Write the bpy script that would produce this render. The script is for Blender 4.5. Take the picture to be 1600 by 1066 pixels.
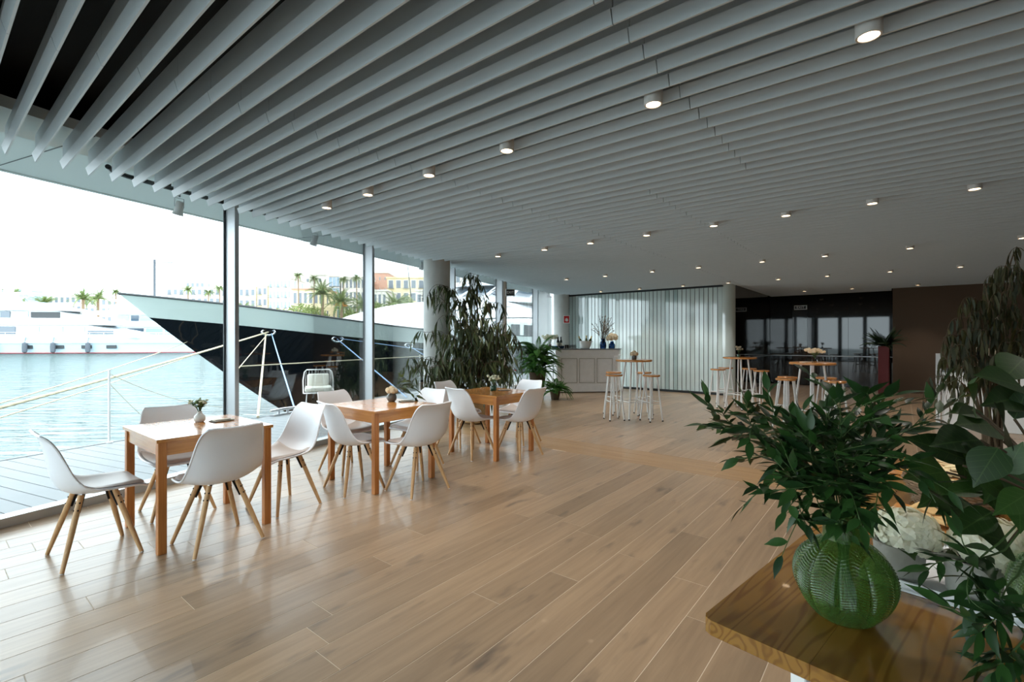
import bpy, bmesh, math, random
from mathutils import Vector, Matrix

# ------------------------------------------------------------------ camera, sky, exposure
for o in list(bpy.data.objects):
    bpy.data.objects.remove(o)
SC = bpy.context.scene
COL = SC.collection
cam_data = bpy.data.cameras.new('camera')
cam_data.sensor_width = 36.0
cam_data.lens = 36.0 * 755.0 / 1600.0
cam_data.shift_y = -3.0 / 1600.0
cam_data.clip_start = 0.05
cam_data.clip_end = 2000.0
cam = bpy.data.objects.new('camera', cam_data)
cam.location = (0, 0, 1.4)
cam.rotation_euler = (math.pi / 2, 0, 0)
COL.objects.link(cam)
SC.camera = cam

world = bpy.data.worlds.new('overcast_sky')
SC.world = world
world.use_nodes = True
bg = world.node_tree.nodes['Background']
bg.inputs[0].default_value = (0.83, 0.93, 1.0, 1)
bg.inputs[1].default_value = 3.8

SC.view_settings.view_transform = 'Standard'
SC.view_settings.look = 'None'
SC.view_settings.exposure = 0.62
SC.view_settings.gamma = 1.0
SC.view_settings.use_curve_mapping = False

RND = random.Random(7)
PI = math.pi
F = 755.0
EYE = 1.4


def at(u, v, y):
    """world point seen in direction (u, v) of the 1600x1066 frame, y metres in front of the eye"""
    return Vector(((u - 800) / F * y, y, EYE - (v - 530) / F * y))


# ------------------------------------------------------------------ the three plan frames
GA = math.radians(38.9)           # slats and boards
CG, SG = math.cos(GA), math.sin(GA)
WA = math.radians(24.13)          # glass front
CW, SW = math.cos(WA), math.sin(WA)


def G(r, q, z=0.0):
    return Vector((CG * r + SG * q, -SG * r + CG * q, z))


def toG(x, y):
    return (CG * x - SG * y, SG * x + CG * y)


def W(n, s, z=0.0):
    """n metres to the inside of the glass front, s metres along it"""
    return Vector((-5.438 + CW * n + SW * s, -SW * n + CW * s, z))


GROT = -GA
WROT = -WA


# ------------------------------------------------------------------ materials
def sr(r, g, b):
    def f(c):
        c /= 255.0
        return c / 12.92 if c <= 0.04045 else ((c + 0.055) / 1.055) ** 2.4
    return (f(r), f(g), f(b), 1.0)


MATS = {}


def new_mat(name):
    m = bpy.data.materials.new(name)
    m.use_nodes = True
    MATS[name] = m
    nt = m.node_tree
    return m, nt, nt.nodes, nt.links, nt.nodes['Principled BSDF']


def plain(name, col, rough=0.5, metal=0.0, var=0.08, scale=6.0, bump=0.0, spec=0.5, coat=0.0, trans=0.0, emit=None, estr=0.0, sss=0.0):
    m, nt, N, L, P = new_mat(name)
    P.inputs['Roughness'].default_value = rough
    P.inputs['Metallic'].default_value = metal
    P.inputs['Specular IOR Level'].default_value = spec
    P.inputs['Coat Weight'].default_value = coat
    P.inputs['Transmission Weight'].default_value = trans
    if emit:
        P.inputs['Emission Color'].default_value = emit
        P.inputs['Emission Strength'].default_value = estr
    tc = N.new('ShaderNodeTexCoord')
    no = N.new('ShaderNodeTexNoise')
    no.inputs['Scale'].default_value = scale
    no.inputs['Detail'].default_value = 4
    L.new(tc.outputs['Object'], no.inputs['Vector'])
    mx = N.new('ShaderNodeMix')
    mx.data_type = 'RGBA'
    a = [min(1, c * (1 - var)) for c in col[:3]] + [1]
    b = [min(1, c * (1 + var)) for c in col[:3]] + [1]
    mx.inputs[6].default_value = a
    mx.inputs[7].default_value = b
    L.new(no.outputs['Fac'], mx.inputs[0])
    L.new(mx.outputs[2], P.inputs['Base Color'])
    if bump > 0:
        bp = N.new('ShaderNodeBump')
        bp.inputs['Strength'].default_value = bump
        bp.inputs['Distance'].default_value = 0.01
        L.new(no.outputs['Fac'], bp.inputs['Height'])
        L.new(bp.outputs[0], P.inputs['Normal'])
    return m


def wood(name, c1, c2, knot, rough=0.4, axis='Y', gs=1.0, rotz=0.0, world=False, randvar=0.0, coat=0.0, knots=0.5, kscale=1.0, spec=0.5):
    """long-grain timber; the grain runs along the given axis"""
    m, nt, N, L, P = new_mat(name)
    P.inputs['Roughness'].default_value = rough
    P.inputs['Coat Weight'].default_value = coat
    P.inputs['Specular IOR Level'].default_value = spec
    if world:
        src = N.new('ShaderNodeNewGeometry').outputs['Position']
    else:
        src = N.new('ShaderNodeTexCoord').outputs['Object']
    rot = N.new('ShaderNodeMapping')
    rot.inputs['Rotation'].default_value = (0, 0, rotz)
    L.new(src, rot.inputs['Vector'])
    vec = rot.outputs[0]
    geo = N.new('ShaderNodeNewGeometry')
    oi = N.new('ShaderNodeObjectInfo')
    add = N.new('ShaderNodeMath')
    add.operation = 'ADD'
    L.new(geo.outputs['Random Per Island'], add.inputs[0])
    L.new(oi.outputs['Random'], add.inputs[1])
    fr = N.new('ShaderNodeMath')
    fr.operation = 'FRACT'
    L.new(add.outputs[0], fr.inputs[0])
    off = N.new('ShaderNodeVectorMath')
    off.operation = 'SCALE'
    off.inputs[0].default_value = (37.0, 53.0, 11.0)
    L.new(fr.outputs[0], off.inputs['Scale'])
    va = N.new('ShaderNodeVectorMath')
    L.new(vec, va.inputs[0])
    L.new(off.outputs[0], va.inputs[1])
    sc = N.new('ShaderNodeMapping')
    lo, hi = 0.9 * gs, 16.0 * gs
    sc.inputs['Scale'].default_value = {'X': (lo, hi, hi), 'Y': (hi, lo, hi), 'Z': (hi, hi, lo)}[axis]
    L.new(va.outputs[0], sc.inputs['Vector'])
    n1 = N.new('ShaderNodeTexNoise')
    n1.inputs['Scale'].default_value = 1.6
    n1.inputs['Detail'].default_value = 6
    n1.inputs['Roughness'].default_value = 0.62
    n1.inputs['Distortion'].default_value = 0.6
    L.new(sc.outputs[0], n1.inputs['Vector'])
    rp = N.new('ShaderNodeValToRGB')
    rp.color_ramp.elements[0].position = 0.32
    rp.color_ramp.elements[1].position = 0.68
    rp.color_ramp.elements[0].color = c1
    rp.color_ramp.elements[1].color = c2
    L.new(n1.outputs['Fac'], rp.inputs[0])
    # knots and dark streaks
    sk = N.new('ShaderNodeMapping')
    klo, khi = 1.5 * kscale, 6.0 * kscale
    sk.inputs['Scale'].default_value = {'X': (klo, khi, khi), 'Y': (khi, klo, khi), 'Z': (khi, khi, klo)}[axis]
    L.new(va.outputs[0], sk.inputs['Vector'])
    n2 = N.new('ShaderNodeTexNoise')
    n2.inputs['Scale'].default_value = 1.5
    n2.inputs['Detail'].default_value = 3
    L.new(sk.outputs[0], n2.inputs['Vector'])
    kr = N.new('ShaderNodeValToRGB')
    kr.color_ramp.elements[0].position = 0.62
    kr.color_ramp.elements[1].position = 0.77
    kr.color_ramp.elements[0].color = (0, 0, 0, 1)
    kr.color_ramp.elements[1].color = (knots, knots, knots, 1)
    L.new(n2.outputs['Fac'], kr.inputs[0])
    mk = N.new('ShaderNodeMix')
    mk.data_type = 'RGBA'
    mk.inputs[7].default_value = knot
    L.new(kr.outputs[0], mk.inputs[0])
    L.new(rp.outputs[0], mk.inputs[6])
    out = mk.outputs[2]
    if randvar > 0:
        hs = N.new('ShaderNodeHueSaturation')
        mr = N.new('ShaderNodeMapRange')
        mr.inputs[3].default_value = 1 - randvar
        mr.inputs[4].default_value = 1 + randvar
        L.new(fr.outputs[0], mr.inputs[0])
        L.new(mr.outputs[0], hs.inputs['Value'])
        L.new(out, hs.inputs['Color'])
        out = hs.outputs[0]
    L.new(out, P.inputs['Base Color'])
    bp = N.new('ShaderNodeBump')
    bp.inputs['Strength'].default_value = 0.08
    bp.inputs['Distance'].default_value = 0.004
    L.new(n1.outputs['Fac'], bp.inputs['Height'])
    L.new(bp.outputs[0], P.inputs['Normal'])
    return m


def glass_pane(name, tint=(0.96, 0.985, 0.98, 1), refl=0.6):
    m, nt, N, L, P = new_mat(name)
    N.remove(P)
    tr = N.new('ShaderNodeBsdfTransparent')
    tr.inputs[0].default_value = tint
    gl = N.new('ShaderNodeBsdfGlossy')
    gl.inputs['Roughness'].default_value = 0.0
    fz = N.new('ShaderNodeFresnel')
    fz.inputs[0].default_value = 1.45
    ml = N.new('ShaderNodeMath')
    ml.operation = 'MULTIPLY'
    ml.inputs[1].default_value = refl
    L.new(fz.outputs[0], ml.inputs[0])
    mx = N.new('ShaderNodeMixShader')
    L.new(ml.outputs[0], mx.inputs[0])
    L.new(tr.outputs[0], mx.inputs[1])
    L.new(gl.outputs[0], mx.inputs[2])
    L.new(mx.outputs[0], N['Material Output'].inputs[0])
    return m


def leaf_mat(name, c1, c2, rough=0.4, transl=0.35):
    m, nt, N, L, P = new_mat(name)
    oi = N.new('ShaderNodeObjectInfo')
    geo = N.new('ShaderNodeNewGeometry')
    add = N.new('ShaderNodeMath')
    L.new(geo.outputs['Random Per Island'], add.inputs[0])
    L.new(oi.outputs['Random'], add.inputs[1])
    fr = N.new('ShaderNodeMath')
    fr.operation = 'FRACT'
    L.new(add.outputs[0], fr.inputs[0])
    mx = N.new('ShaderNodeMix')
    mx.data_type = 'RGBA'
    mx.inputs[6].default_value = c1
    mx.inputs[7].default_value = c2
    L.new(fr.outputs[0], mx.inputs[0])
    L.new(mx.outputs[2], P.inputs['Base Color'])
    P.inputs['Roughness'].default_value = rough
    tl = N.new('ShaderNodeBsdfTranslucent')
    L.new(mx.outputs[2], tl.inputs[0])
    ms = N.new('ShaderNodeMixShader')
    ms.inputs[0].default_value = transl
    L.new(P.outputs[0], ms.inputs[1])
    L.new(tl.outputs[0], ms.inputs[2])
    L.new(ms.outputs[0], N['Material Output'].inputs[0])
    return m


plain('white_shell', sr(246, 248, 252), 0.32, var=0.02, spec=0.5)
plain('cushion', sr(196, 184, 176), 0.42, var=0.05, scale=9)
wood('beech', sr(196, 152, 104), sr(214, 174, 126), sr(170, 120, 75), 0.45, 'Z', 3.0, knots=0.1)
plain('black_metal', sr(18, 18, 20), 0.4, 0.6, var=0.05)
plain('steel', sr(190, 192, 195), 0.3, 1.0, var=0.05)
plain('chrome', sr(225, 228, 230), 0.12, 1.0, var=0.02)
wood('pine_x', sr(182, 116, 54), sr(206, 144, 78), sr(116, 62, 26), 0.22, 'X', 2.0, knots=0.5, coat=0.25)
wood('pine_y', sr(182, 116, 54), sr(206, 144, 78), sr(116, 62, 26), 0.3, 'Y', 2.0, knots=0.5, coat=0.25)
wood('pine_z', sr(172, 104, 50), sr(196, 130, 68), sr(110, 56, 22), 0.4, 'Z', 2.0, knots=0.4)
wood('oak_board', sr(152, 127, 101), sr(172, 145, 116), sr(88, 77, 68), 0.32, 'Y', 1.0, rotz=GA, world=True, randvar=0.16, knots=0.8, coat=0.12)
wood('oak_strip', sr(160, 128, 92), sr(180, 147, 108), sr(104, 76, 54), 0.36, 'X', 1.0, rotz=GA, world=True, randvar=0.10, knots=0.35, coat=0.1)
plain('floor_joint', sr(222, 206, 184), 0.7, var=0.05)
plain('slat_metal', sr(200, 210, 216), 0.42, 0.0, var=0.02)
plain('plenum_black', sr(9, 10, 11), 0.9, var=0.1)
plain('soffit_white', sr(206, 214, 212), 0.6, var=0.02)
plain('concrete', sr(198, 200, 197), 0.8, var=0.14, scale=5, bump=0.15)
plain('alu_frame', sr(186, 189, 192), 0.35, 0.7, var=0.03)
plain('alu_dark', sr(52, 56, 58), 0.4, 0.6, var=0.05)
plain('mullion_floor_tint', sr(168, 150, 134), 0.5, var=0.06)  # pinkish tone paints the floor's reflection into the door post
glass_pane('window_glass')
glass_pane('clear_glass', (0.985, 0.99, 0.99, 1), 0.12)
glass_pane('blue_glass', (0.22, 0.42, 0.62, 1), 1.2)
plain('panel_glass', sr(214, 230, 228), 0.06, 0.0, var=0.04, scale=1.5, spec=0.9, coat=0.5)
plain('panel_glass_dim', sr(176, 198, 196), 0.06, 0.0, var=0.04, scale=1.5, spec=0.9, coat=0.5)
plain('panel_gap', sr(40, 46, 46), 0.5, var=0.1)
plain('dark_glass', sr(14, 17, 18), 0.03, 0.0, var=0.05, spec=0.55)
plain('brown_wall', sr(96, 76, 58), 0.7, var=0.05, scale=2)
plain('light_wall', sr(206, 204, 198), 0.7, var=0.03, scale=2)
plain('white_paint', sr(226, 226, 224), 0.42, var=0.05, scale=5)
plain('aged_white', sr(250, 249, 247), 0.55, var=0.10, scale=9)
plain('aged_line', sr(196, 193, 188), 0.7, var=0.2, scale=14)
plain('marble_grey', sr(122, 126, 130), 0.2, var=0.3, scale=10)
plain('red_paint', sr(112, 10, 14), 0.5, var=0.06)
plain('sign_red', sr(196, 28, 34), 0.4, var=0.03)
plain('sign_white', sr(236, 238, 236), 0.4, var=0.02)
plain('sign_dark', sr(26, 32, 30), 0.4, var=0.05)
plain('lamp_glow', (1, 0.85, 0.65, 1), 0.5, var=0.0, emit=(1.0, 0.74, 0.48, 1), estr=7)
plain('can_white', sr(205, 203, 200), 0.4, var=0.02)
leaf_mat('leaf_ruscus', sr(22, 48, 20), sr(50, 84, 36), 0.42, 0.15)
leaf_mat('leaf_broad', sr(24, 46, 18), sr(56, 86, 32), 0.5, 0.15)
# paler midrib and side veins, laid out along each leaf
nt = MATS['leaf_broad'].node_tree
N, L = nt.nodes, nt.links
tc = N.new('ShaderNodeTexCoord')
sp = N.new('ShaderNodeSeparateXYZ')
L.new(tc.outputs['Object'], sp.inputs[0])
ab = N.new('ShaderNodeMath')
ab.operation = 'ABSOLUTE'
L.new(sp.outputs['Y'], ab.inputs[0])
m1 = N.new('ShaderNodeMath')
m1.operation = 'LESS_THAN'
m1.inputs[1].default_value = 0.0011
L.new(ab.outputs[0], m1.inputs[0])
m2 = N.new('ShaderNodeMath')
m2.operation = 'MULTIPLY_ADD'
m2.inputs[1].default_value = -0.9
L.new(ab.outputs[0], m2.inputs[0])
L.new(sp.outputs['X'], m2.inputs[2])
m3 = N.new('ShaderNodeMath')
m3.operation = 'PINGPONG'
m3.inputs[1].default_value = 0.008
L.new(m2.outputs[0], m3.inputs[0])
m4 = N.new('ShaderNodeMath')
m4.operation = 'LESS_THAN'
m4.inputs[1].default_value = 0.0005
L.new(m3.outputs[0], m4.inputs[0])
m5 = N.new('ShaderNodeMath')
m5.operation = 'MAXIMUM'
L.new(m1.outputs[0], m5.inputs[0])
L.new(m4.outputs[0], m5.inputs[1])
mv = N.new('ShaderNodeMix')
mv.data_type = 'RGBA'
mv.inputs[7].default_value = sr(104, 132, 70)
ms_ = N.new('ShaderNodeMath')
ms_.operation = 'MULTIPLY'
ms_.inputs[1].default_value = 0.25
L.new(m5.outputs[0], ms_.inputs[0])
L.new(ms_.outputs[0], mv.inputs[0])
pb = N['Principled BSDF']
src = pb.inputs['Base Color'].links[0].from_socket
L.new(src, mv.inputs[6])
L.new(mv.outputs[2], pb.inputs['Base Color'])
leaf_mat('leaf_weeping', sr(46, 60, 38), sr(82, 94, 54), 0.45, 0.15)
leaf_mat('leaf_gum', sr(34, 44, 22), sr(74, 70, 34), 0.6, 0.25)
leaf_mat('leaf_fern', sr(44, 92, 34), sr(92, 142, 62), 0.5, 0.35)
leaf_mat('leaf_palm', sr(92, 112, 66), sr(138, 150, 92), 0.6, 0.3)
leaf_mat('leaf_dark_palm', sr(24, 44, 24), sr(40, 64, 32), 0.5, 0.2)
leaf_mat('leaf_tree', sr(104, 120, 66), sr(150, 158, 98), 0.7, 0.3)
leaf_mat('leaf_sprig', sr(70, 104, 54), sr(128, 156, 92), 0.5, 0.3)
leaf_mat('dried_brown', sr(104, 84, 66), sr(168, 140, 108), 0.8, 0.2)
leaf_mat('dried_grey', sr(72, 70, 66), sr(120, 116, 104), 0.8, 0.2)
leaf_mat('petal_white', sr(232, 230, 206), sr(242, 240, 222), 0.6, 0.35)
leaf_mat('petal_cream', sr(232, 214, 180), sr(246, 236, 214), 0.6, 0.35)
plain('stem_green', sr(62, 84, 40), 0.6, var=0.1)
plain('stem_brown', sr(82, 66, 46), 0.8, var=0.15)
plain('burlap', sr(172, 142, 100), 0.95, var=0.2, scale=60, bump=0.4)
plain('stone_grey', sr(150, 148, 140), 0.85, var=0.18, scale=30, bump=0.3)
plain('ceramic_white', sr(226, 226, 220), 0.25, var=0.02)
plain('ceramic_grey', sr(92, 88, 82), 0.22, var=0.05)
plain('ceramic_green', sr(46, 78, 58), 0.2, var=0.05)
plain('tray_white', sr(228, 230, 232), 0.25, var=0.02)
plain('wicker', sr(120, 98, 74), 0.8, var=0.25, scale=40)
plain('bread', sr(214, 178, 122), 0.85, var=0.15, scale=40, bump=0.3)
plain('bread_pale', sr(230, 206, 160), 0.85, var=0.12, scale=40, bump=0.3)
plain('card_paper', sr(206, 196, 176), 0.7, var=0.1)
plain('card_dark', sr(74, 66, 56), 0.6, var=0.1)
plain('bottle_dark', sr(14, 20, 12), 0.08, var=0.05, spec=0.8)
plain('bottle_green', sr(62, 72, 22), 0.1, var=0.05, spec=0.8)
plain('foil_gold', sr(186, 158, 84), 0.3, 0.8, var=0.05)
plain('plastic_red', sr(200, 40, 30), 0.4, var=0.03)
plain('fabric_cream', sr(206, 204, 192), 0.8, var=0.06, scale=20)
plain('deck_board', sr(112, 116, 118), 0.55, var=0.10, scale=4)
plain('deck_gap', sr(70, 74, 78), 0.8, var=0.1)
plain('hull_navy', sr(7, 10, 18), 0.04, var=0.05, spec=0.22)
plain('hull_pale', sr(212, 221, 217), 0.4, var=0.02)
plain('hull_ice', sr(188, 208, 218), 0.15, var=0.02, coat=0.5)
plain('boat_white', sr(238, 240, 242), 0.2, var=0.01, coat=0.4)
plain('boat_glass', sr(58, 74, 88), 0.05, var=0.1, spec=0.9, coat=0.6)
plain('boat_glass_pale', sr(150, 178, 196), 0.05, var=0.1, spec=0.9, coat=0.6)
plain('boat_dark_grey', sr(58, 60, 62), 0.5, var=0.1)  # dark grey of rails, trim lines, windows and harbour masts
plain('red_line', sr(150, 60, 62), 0.5, var=0.05)
plain('fender_grey', sr(86, 92, 100), 0.6, var=0.06)
plain('rope_tan', sr(200, 186, 158), 0.9, var=0.2, scale=60, bump=0.4)
plain('rope_blue', sr(140, 170, 206), 0.8, var=0.1, scale=60)
plain('stone_pale', sr(214, 208, 198), 0.8, var=0.05, scale=0.2)
plain('stone_cream', sr(224, 208, 170), 0.8, var=0.05, scale=0.2)
plain('stone_yellow', sr(226, 208, 164), 0.8, var=0.05, scale=0.2)
plain('brick_red', sr(196, 152, 132), 0.85, var=0.12, scale=1.5)
plain('roof_tile', sr(196, 144, 122), 0.85, var=0.1, scale=1)
plain('shutter_blue', sr(150, 176, 194), 0.6, var=0.1, scale=1)
plain('pane_dark', sr(112, 120, 128), 0.2, var=0.1, scale=1)
plain('palm_trunk', sr(134, 112, 90), 0.9, var=0.2, scale=8)
plain('date_orange', sr(206, 140, 74), 0.8, var=0.15, scale=3)
plain('quay_stone', sr(196, 192, 184), 0.8, var=0.05, scale=0.3)


def petite(name):
    return MATS[name]


# water: rippled, so that even the far surface mirrors only part of the sky
m, nt, N, L, P = new_mat('water')
P.inputs['Base Color'].default_value = sr(72, 90, 88)
P.inputs['Roughness'].default_value = 0.5
P.inputs['Specular IOR Level'].default_value = 0.0
tc = N.new('ShaderNodeNewGeometry')
mp = N.new('ShaderNodeMapping')
mp.inputs['Scale'].default_value = (0.55, 1.9, 1)
L.new(tc.outputs['Position'], mp.inputs[0])
nz = N.new('ShaderNodeTexNoise')
nz.inputs['Scale'].default_value = 1.1
nz.inputs['Detail'].default_value = 5
nz.inputs['Distortion'].default_value = 0.5
L.new(mp.outputs[0], nz.inputs['Vector'])
bp = N.new('ShaderNodeBump')
bp.inputs['Strength'].default_value = 0.6
bp.inputs['Distance'].default_value = 0.25
L.new(nz.outputs['Fac'], bp.inputs['Height'])
L.new(bp.outputs[0], P.inputs['Normal'])
gl = N.new('ShaderNodeBsdfGlossy')
gl.inputs['Roughness'].default_value = 0.05
L.new(bp.outputs[0], gl.inputs['Normal'])
lw = N.new('ShaderNodeLayerWeight')
lw.inputs[0].default_value = 0.5
L.new(bp.outputs[0], lw.inputs['Normal'])
pw = N.new('ShaderNodeMath')
pw.operation = 'POWER'
pw.inputs[1].default_value = 3.0
L.new(lw.outputs['Facing'], pw.inputs[0])
mr = N.new('ShaderNodeMapRange')
mr.inputs[3].default_value = 0.02
mr.inputs[4].default_value = 0.45
L.new(pw.outputs[0], mr.inputs[0])
mx = N.new('ShaderNodeMixShader')
L.new(mr.outputs[0], mx.inputs[0])
L.new(P.outputs[0], mx.inputs[1])
L.new(gl.outputs[0], mx.inputs[2])
L.new(mx.outputs[0], N['Material Output'].inputs[0])

# pressed green glass
m, nt, N, L, P = new_mat('green_glass')
N.remove(P)
tr = N.new('ShaderNodeBsdfTransparent')
tr.inputs[0].default_value = (0.42, 0.56, 0.25, 1)
pr = N.new('ShaderNodeBsdfPrincipled')
pr.inputs['Base Color'].default_value = sr(70, 104, 50)
pr.inputs['Roughness'].default_value = 0.08
pr.inputs['Specular IOR Level'].default_value = 0.9
pr.inputs['Coat Weight'].default_value = 0.6
lw = N.new('ShaderNodeLayerWeight')
lw.inputs[0].default_value = 0.35
mr = N.new('ShaderNodeMapRange')
mr.inputs[3].default_value = 0.35
mr.inputs[4].default_value = 0.95
L.new(lw.outputs['Facing'], mr.inputs[0])
mx = N.new('ShaderNodeMixShader')
L.new(mr.outputs[0], mx.inputs[0])
L.new(tr.outputs[0], mx.inputs[1])
L.new(pr.outputs[0], mx.inputs[2])
L.new(mx.outputs[0], N['Material Output'].inputs[0])


# varnished pine plank top with growth rings and knots
m, nt, N, L, P = new_mat('pine_top')
P.inputs['Roughness'].default_value = 0.16
P.inputs['Coat Weight'].default_value = 0.3
tc = N.new('ShaderNodeTexCoord')
mp = N.new('ShaderNodeMapping')
mp.inputs['Scale'].default_value = (0.8, 9.0, 9.0)
L.new(tc.outputs['Object'], mp.inputs[0])
nz = N.new('ShaderNodeTexNoise')
nz.inputs['Scale'].default_value = 1.0
nz.inputs['Detail'].default_value = 2
L.new(mp.outputs[0], nz.inputs['Vector'])
ml = N.new('ShaderNodeMath')
ml.operation = 'MULTIPLY'
ml.inputs[1].default_value = 75.0
L.new(nz.outputs['Fac'], ml.inputs[0])
sn = N.new('ShaderNodeMath')
sn.operation = 'SINE'
L.new(ml.outputs[0], sn.inputs[0])
rp = N.new('ShaderNodeValToRGB')
rp.color_ramp.elements[0].position = 0.05
rp.color_ramp.elements[0].color = sr(140, 100, 42)
rp.color_ramp.elements[1].position = 1.0
rp.color_ramp.elements[1].color = sr(118, 78, 30)
L.new(sn.outputs[0], rp.inputs[0])
vo = N.new('ShaderNodeTexVoronoi')
vo.inputs['Scale'].default_value = 5.0
mp2 = N.new('ShaderNodeMapping')
mp2.inputs['Scale'].default_value = (0.7, 1.0, 1.0)
L.new(tc.outputs['Object'], mp2.inputs[0])
L.new(mp2.outputs[0], vo.inputs['Vector'])
kr = N.new('ShaderNodeValToRGB')
kr.color_ramp.elements[0].position = 0.055
kr.color_ramp.elements[0].color = (1, 1, 1, 1)
kr.color_ramp.elements[1].position = 0.10
kr.color_ramp.elements[1].color = (0, 0, 0, 1)
L.new(vo.outputs['Distance'], kr.inputs[0])
mk = N.new('ShaderNodeMix')
mk.data_type = 'RGBA'
mk.inputs[7].default_value = sr(78, 38, 16)
L.new(kr.outputs[0], mk.inputs[0])
L.new(rp.outputs[0], mk.inputs[6])
L.new(mk.outputs[2], P.inputs['Base Color'])


# ------------------------------------------------------------------ mesh builder
class MB:
    def __init__(self):
        self.v, self.f = [], []

    def add(self, vs, fs, M=None):
        k = len(self.v)
        if M is not None:
            vs = [M @ Vector(p) for p in vs]
        self.v += [tuple(p) for p in vs]
        self.f += [tuple(i + k for i in f) for f in fs]
        return self

    def box(self, c, s, M=None):
        x, y, z = c
        a, b, d = s[0] / 2, s[1] / 2, s[2] / 2
        vs = [(x + i * a, y + j * b, z + k * d) for k in (-1, 1) for j in (-1, 1) for i in (-1, 1)]
        return self.add(vs, [(0, 2, 3, 1), (4, 5, 7, 6), (0, 1, 5, 4), (2, 6, 7, 3), (0, 4, 6, 2), (1, 3, 7, 5)], M)

    def prism(self, poly, z0, z1, M=None):
        n = len(poly)
        vs = [(p[0], p[1], z0) for p in poly] + [(p[0], p[1], z1) for p in poly]
        fs = [tuple(range(n - 1, -1, -1)), tuple(range(n, 2 * n))]
        fs += [(i, (i + 1) % n, n + (i + 1) % n, n + i) for i in range(n)]
        return self.add(vs, fs, M)

    def tube(self, pts, r, n=8, cap=True, M=None):
        pts = [Vector(p) for p in pts]
        m = len(pts)
        rs = r if isinstance(r, (list, tuple)) else [r] * m
        up = None
        vs, fs = [], []
        for i, p in enumerate(pts):
            d = (pts[min(i + 1, m - 1)] - pts[max(i - 1, 0)])
            if d.length < 1e-9:
                d = Vector((0, 0, 1))
            d.normalize()
            if up is None:
                up = Vector((0, 0, 1)) if abs(d.z) < 0.9 else Vector((1, 0, 0))
            s = d.cross(up)
            if s.length < 1e-6:
                s = d.orthogonal()
            s.normalize()
            t = s.cross(d).normalized()
            up = t
            for k in range(n):
                a = 2 * PI * k / n
                vs.append(p + (s * math.cos(a) + t * math.sin(a)) * rs[i])
        for i in range(m - 1):
            for k in range(n):
                a, b = i * n + k, i * n + (k + 1) % n
                fs.append((a, b, b + n, a + n))
        if cap:
            fs.append(tuple(range(n - 1, -1, -1)))
            fs.append(tuple(range((m - 1) * n, m * n)))
        return self.add(vs, fs, M)

    def lathe(self, prof, n=24, c=(0, 0, 0), cap0=True, cap1=True, M=None):
        vs, fs = [], []
        for r, z in prof:
            for k in range(n):
                a = 2 * PI * k / n
                vs.append((c[0] + r * math.cos(a), c[1] + r * math.sin(a), c[2] + z))
        m = len(prof)
        for i in range(m - 1):
            for k in range(n):
                a, b = i * n + k, i * n + (k + 1) % n
                fs.append((a, b, b + n, a + n))
        if cap0:
            fs.append(tuple(range(n - 1, -1, -1)))
        if cap1:
            fs.append(tuple(range((m - 1) * n, m * n)))
        return self.add(vs, fs, M)

    def grid(self, rows, closed=False, M=None):
        nr, nc = len(rows), len(rows[0])
        vs = [p for r in rows for p in r]
        fs = []
        for i in range(nr - 1):
            for j in range(nc - 1 + (1 if closed else 0)):
                a, b = i * nc + j, i * nc + (j + 1) % nc
                fs.append((a, b, b + nc, a + nc))
        return self.add(vs, fs, M)

    def loft(self, secs, M=None):
        """closed sections, capped"""
        nc = len(secs[0])
        self.grid(secs, True, M)
        k = len(self.v) - nc * len(secs)
        self.f.append(tuple(k + i for i in range(nc - 1, -1, -1)))
        self.f.append(tuple(k + (len(secs) - 1) * nc + i for i in range(nc)))
        return self

    def sphere(self, c, r, n=12, sz=1.0):
        prof = [(max(r * math.sin(PI * i / n), r * 0.02), -r * sz * math.cos(PI * i / n)) for i in range(n + 1)]
        return self.lathe(prof, 2 * n, c)

    def mesh(self, name, mat, smooth=0, bevel=0.0, segs=2, fix=True):
        me = bpy.data.meshes.new(name)
        me.from_pydata(self.v, [], self.f)
        if bevel > 0 or fix:
            bm = bmesh.new()
            bm.from_mesh(me)
            if fix:
                bmesh.ops.recalc_face_normals(bm, faces=bm.faces)
            if bevel > 0:
                ed = [e for e in bm.edges if len(e.link_faces) == 2 and e.calc_face_angle(0) > 0.5]
                bmesh.ops.bevel(bm, geom=ed, offset=bevel, segments=segs, affect='EDGES', profile=0.5, clamp_overlap=True)
            bm.to_mesh(me)
            bm.free()
        if smooth:
            me.polygons.foreach_set('use_smooth', [True] * len(me.polygons))
            me.set_sharp_from_angle(angle=math.radians(smooth))
        me.materials.append(MATS[mat] if isinstance(mat, str) else mat)
        me.update()
        return me


def link(name, me, parent=None, loc=None, rotz=None):
    o = bpy.data.objects.new(name, me)
    COL.objects.link(o)
    if parent is not None:
        o.parent = parent
    if loc is not None:
        o.location = loc
    if rotz is not None:
        o.rotation_euler = (0, 0, rotz)
    return o


def part(name, mb, mat, parent=None, smooth=0, bevel=0.0, segs=2, loc=None, rotz=None, label=None, kind=None, fix=True):
    o = link(name, mb.mesh(name, mat, smooth, bevel, segs, fix), parent, loc, rotz)
    if label:
        o['label'] = label
    if kind:
        o['kind'] = kind
    return o


def tag(o, label, cat, group=None):
    o['label'] = label
    o['category'] = cat
    if group:
        o['group'] = group
    return o


def thing(name, label, cat, loc=(0, 0, 0), rotz=0.0, group=None):
    o = link(name, None, None, loc, rotz)
    o.empty_display_size = 0.1
    return tag(o, label, cat, group)


def struct(o, label=None, cat=None):
    o['kind'] = 'structure'
    if label:
        o['label'] = label
    if cat:
        o['category'] = cat
    return o


KIDS = {}


def copy_tree(o, parent=None):
    c = o.copy()
    COL.objects.link(c)
    if parent is not None:
        c.parent = parent
    for ch in list(o.children):
        copy_tree(ch, c)
    return c


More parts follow.
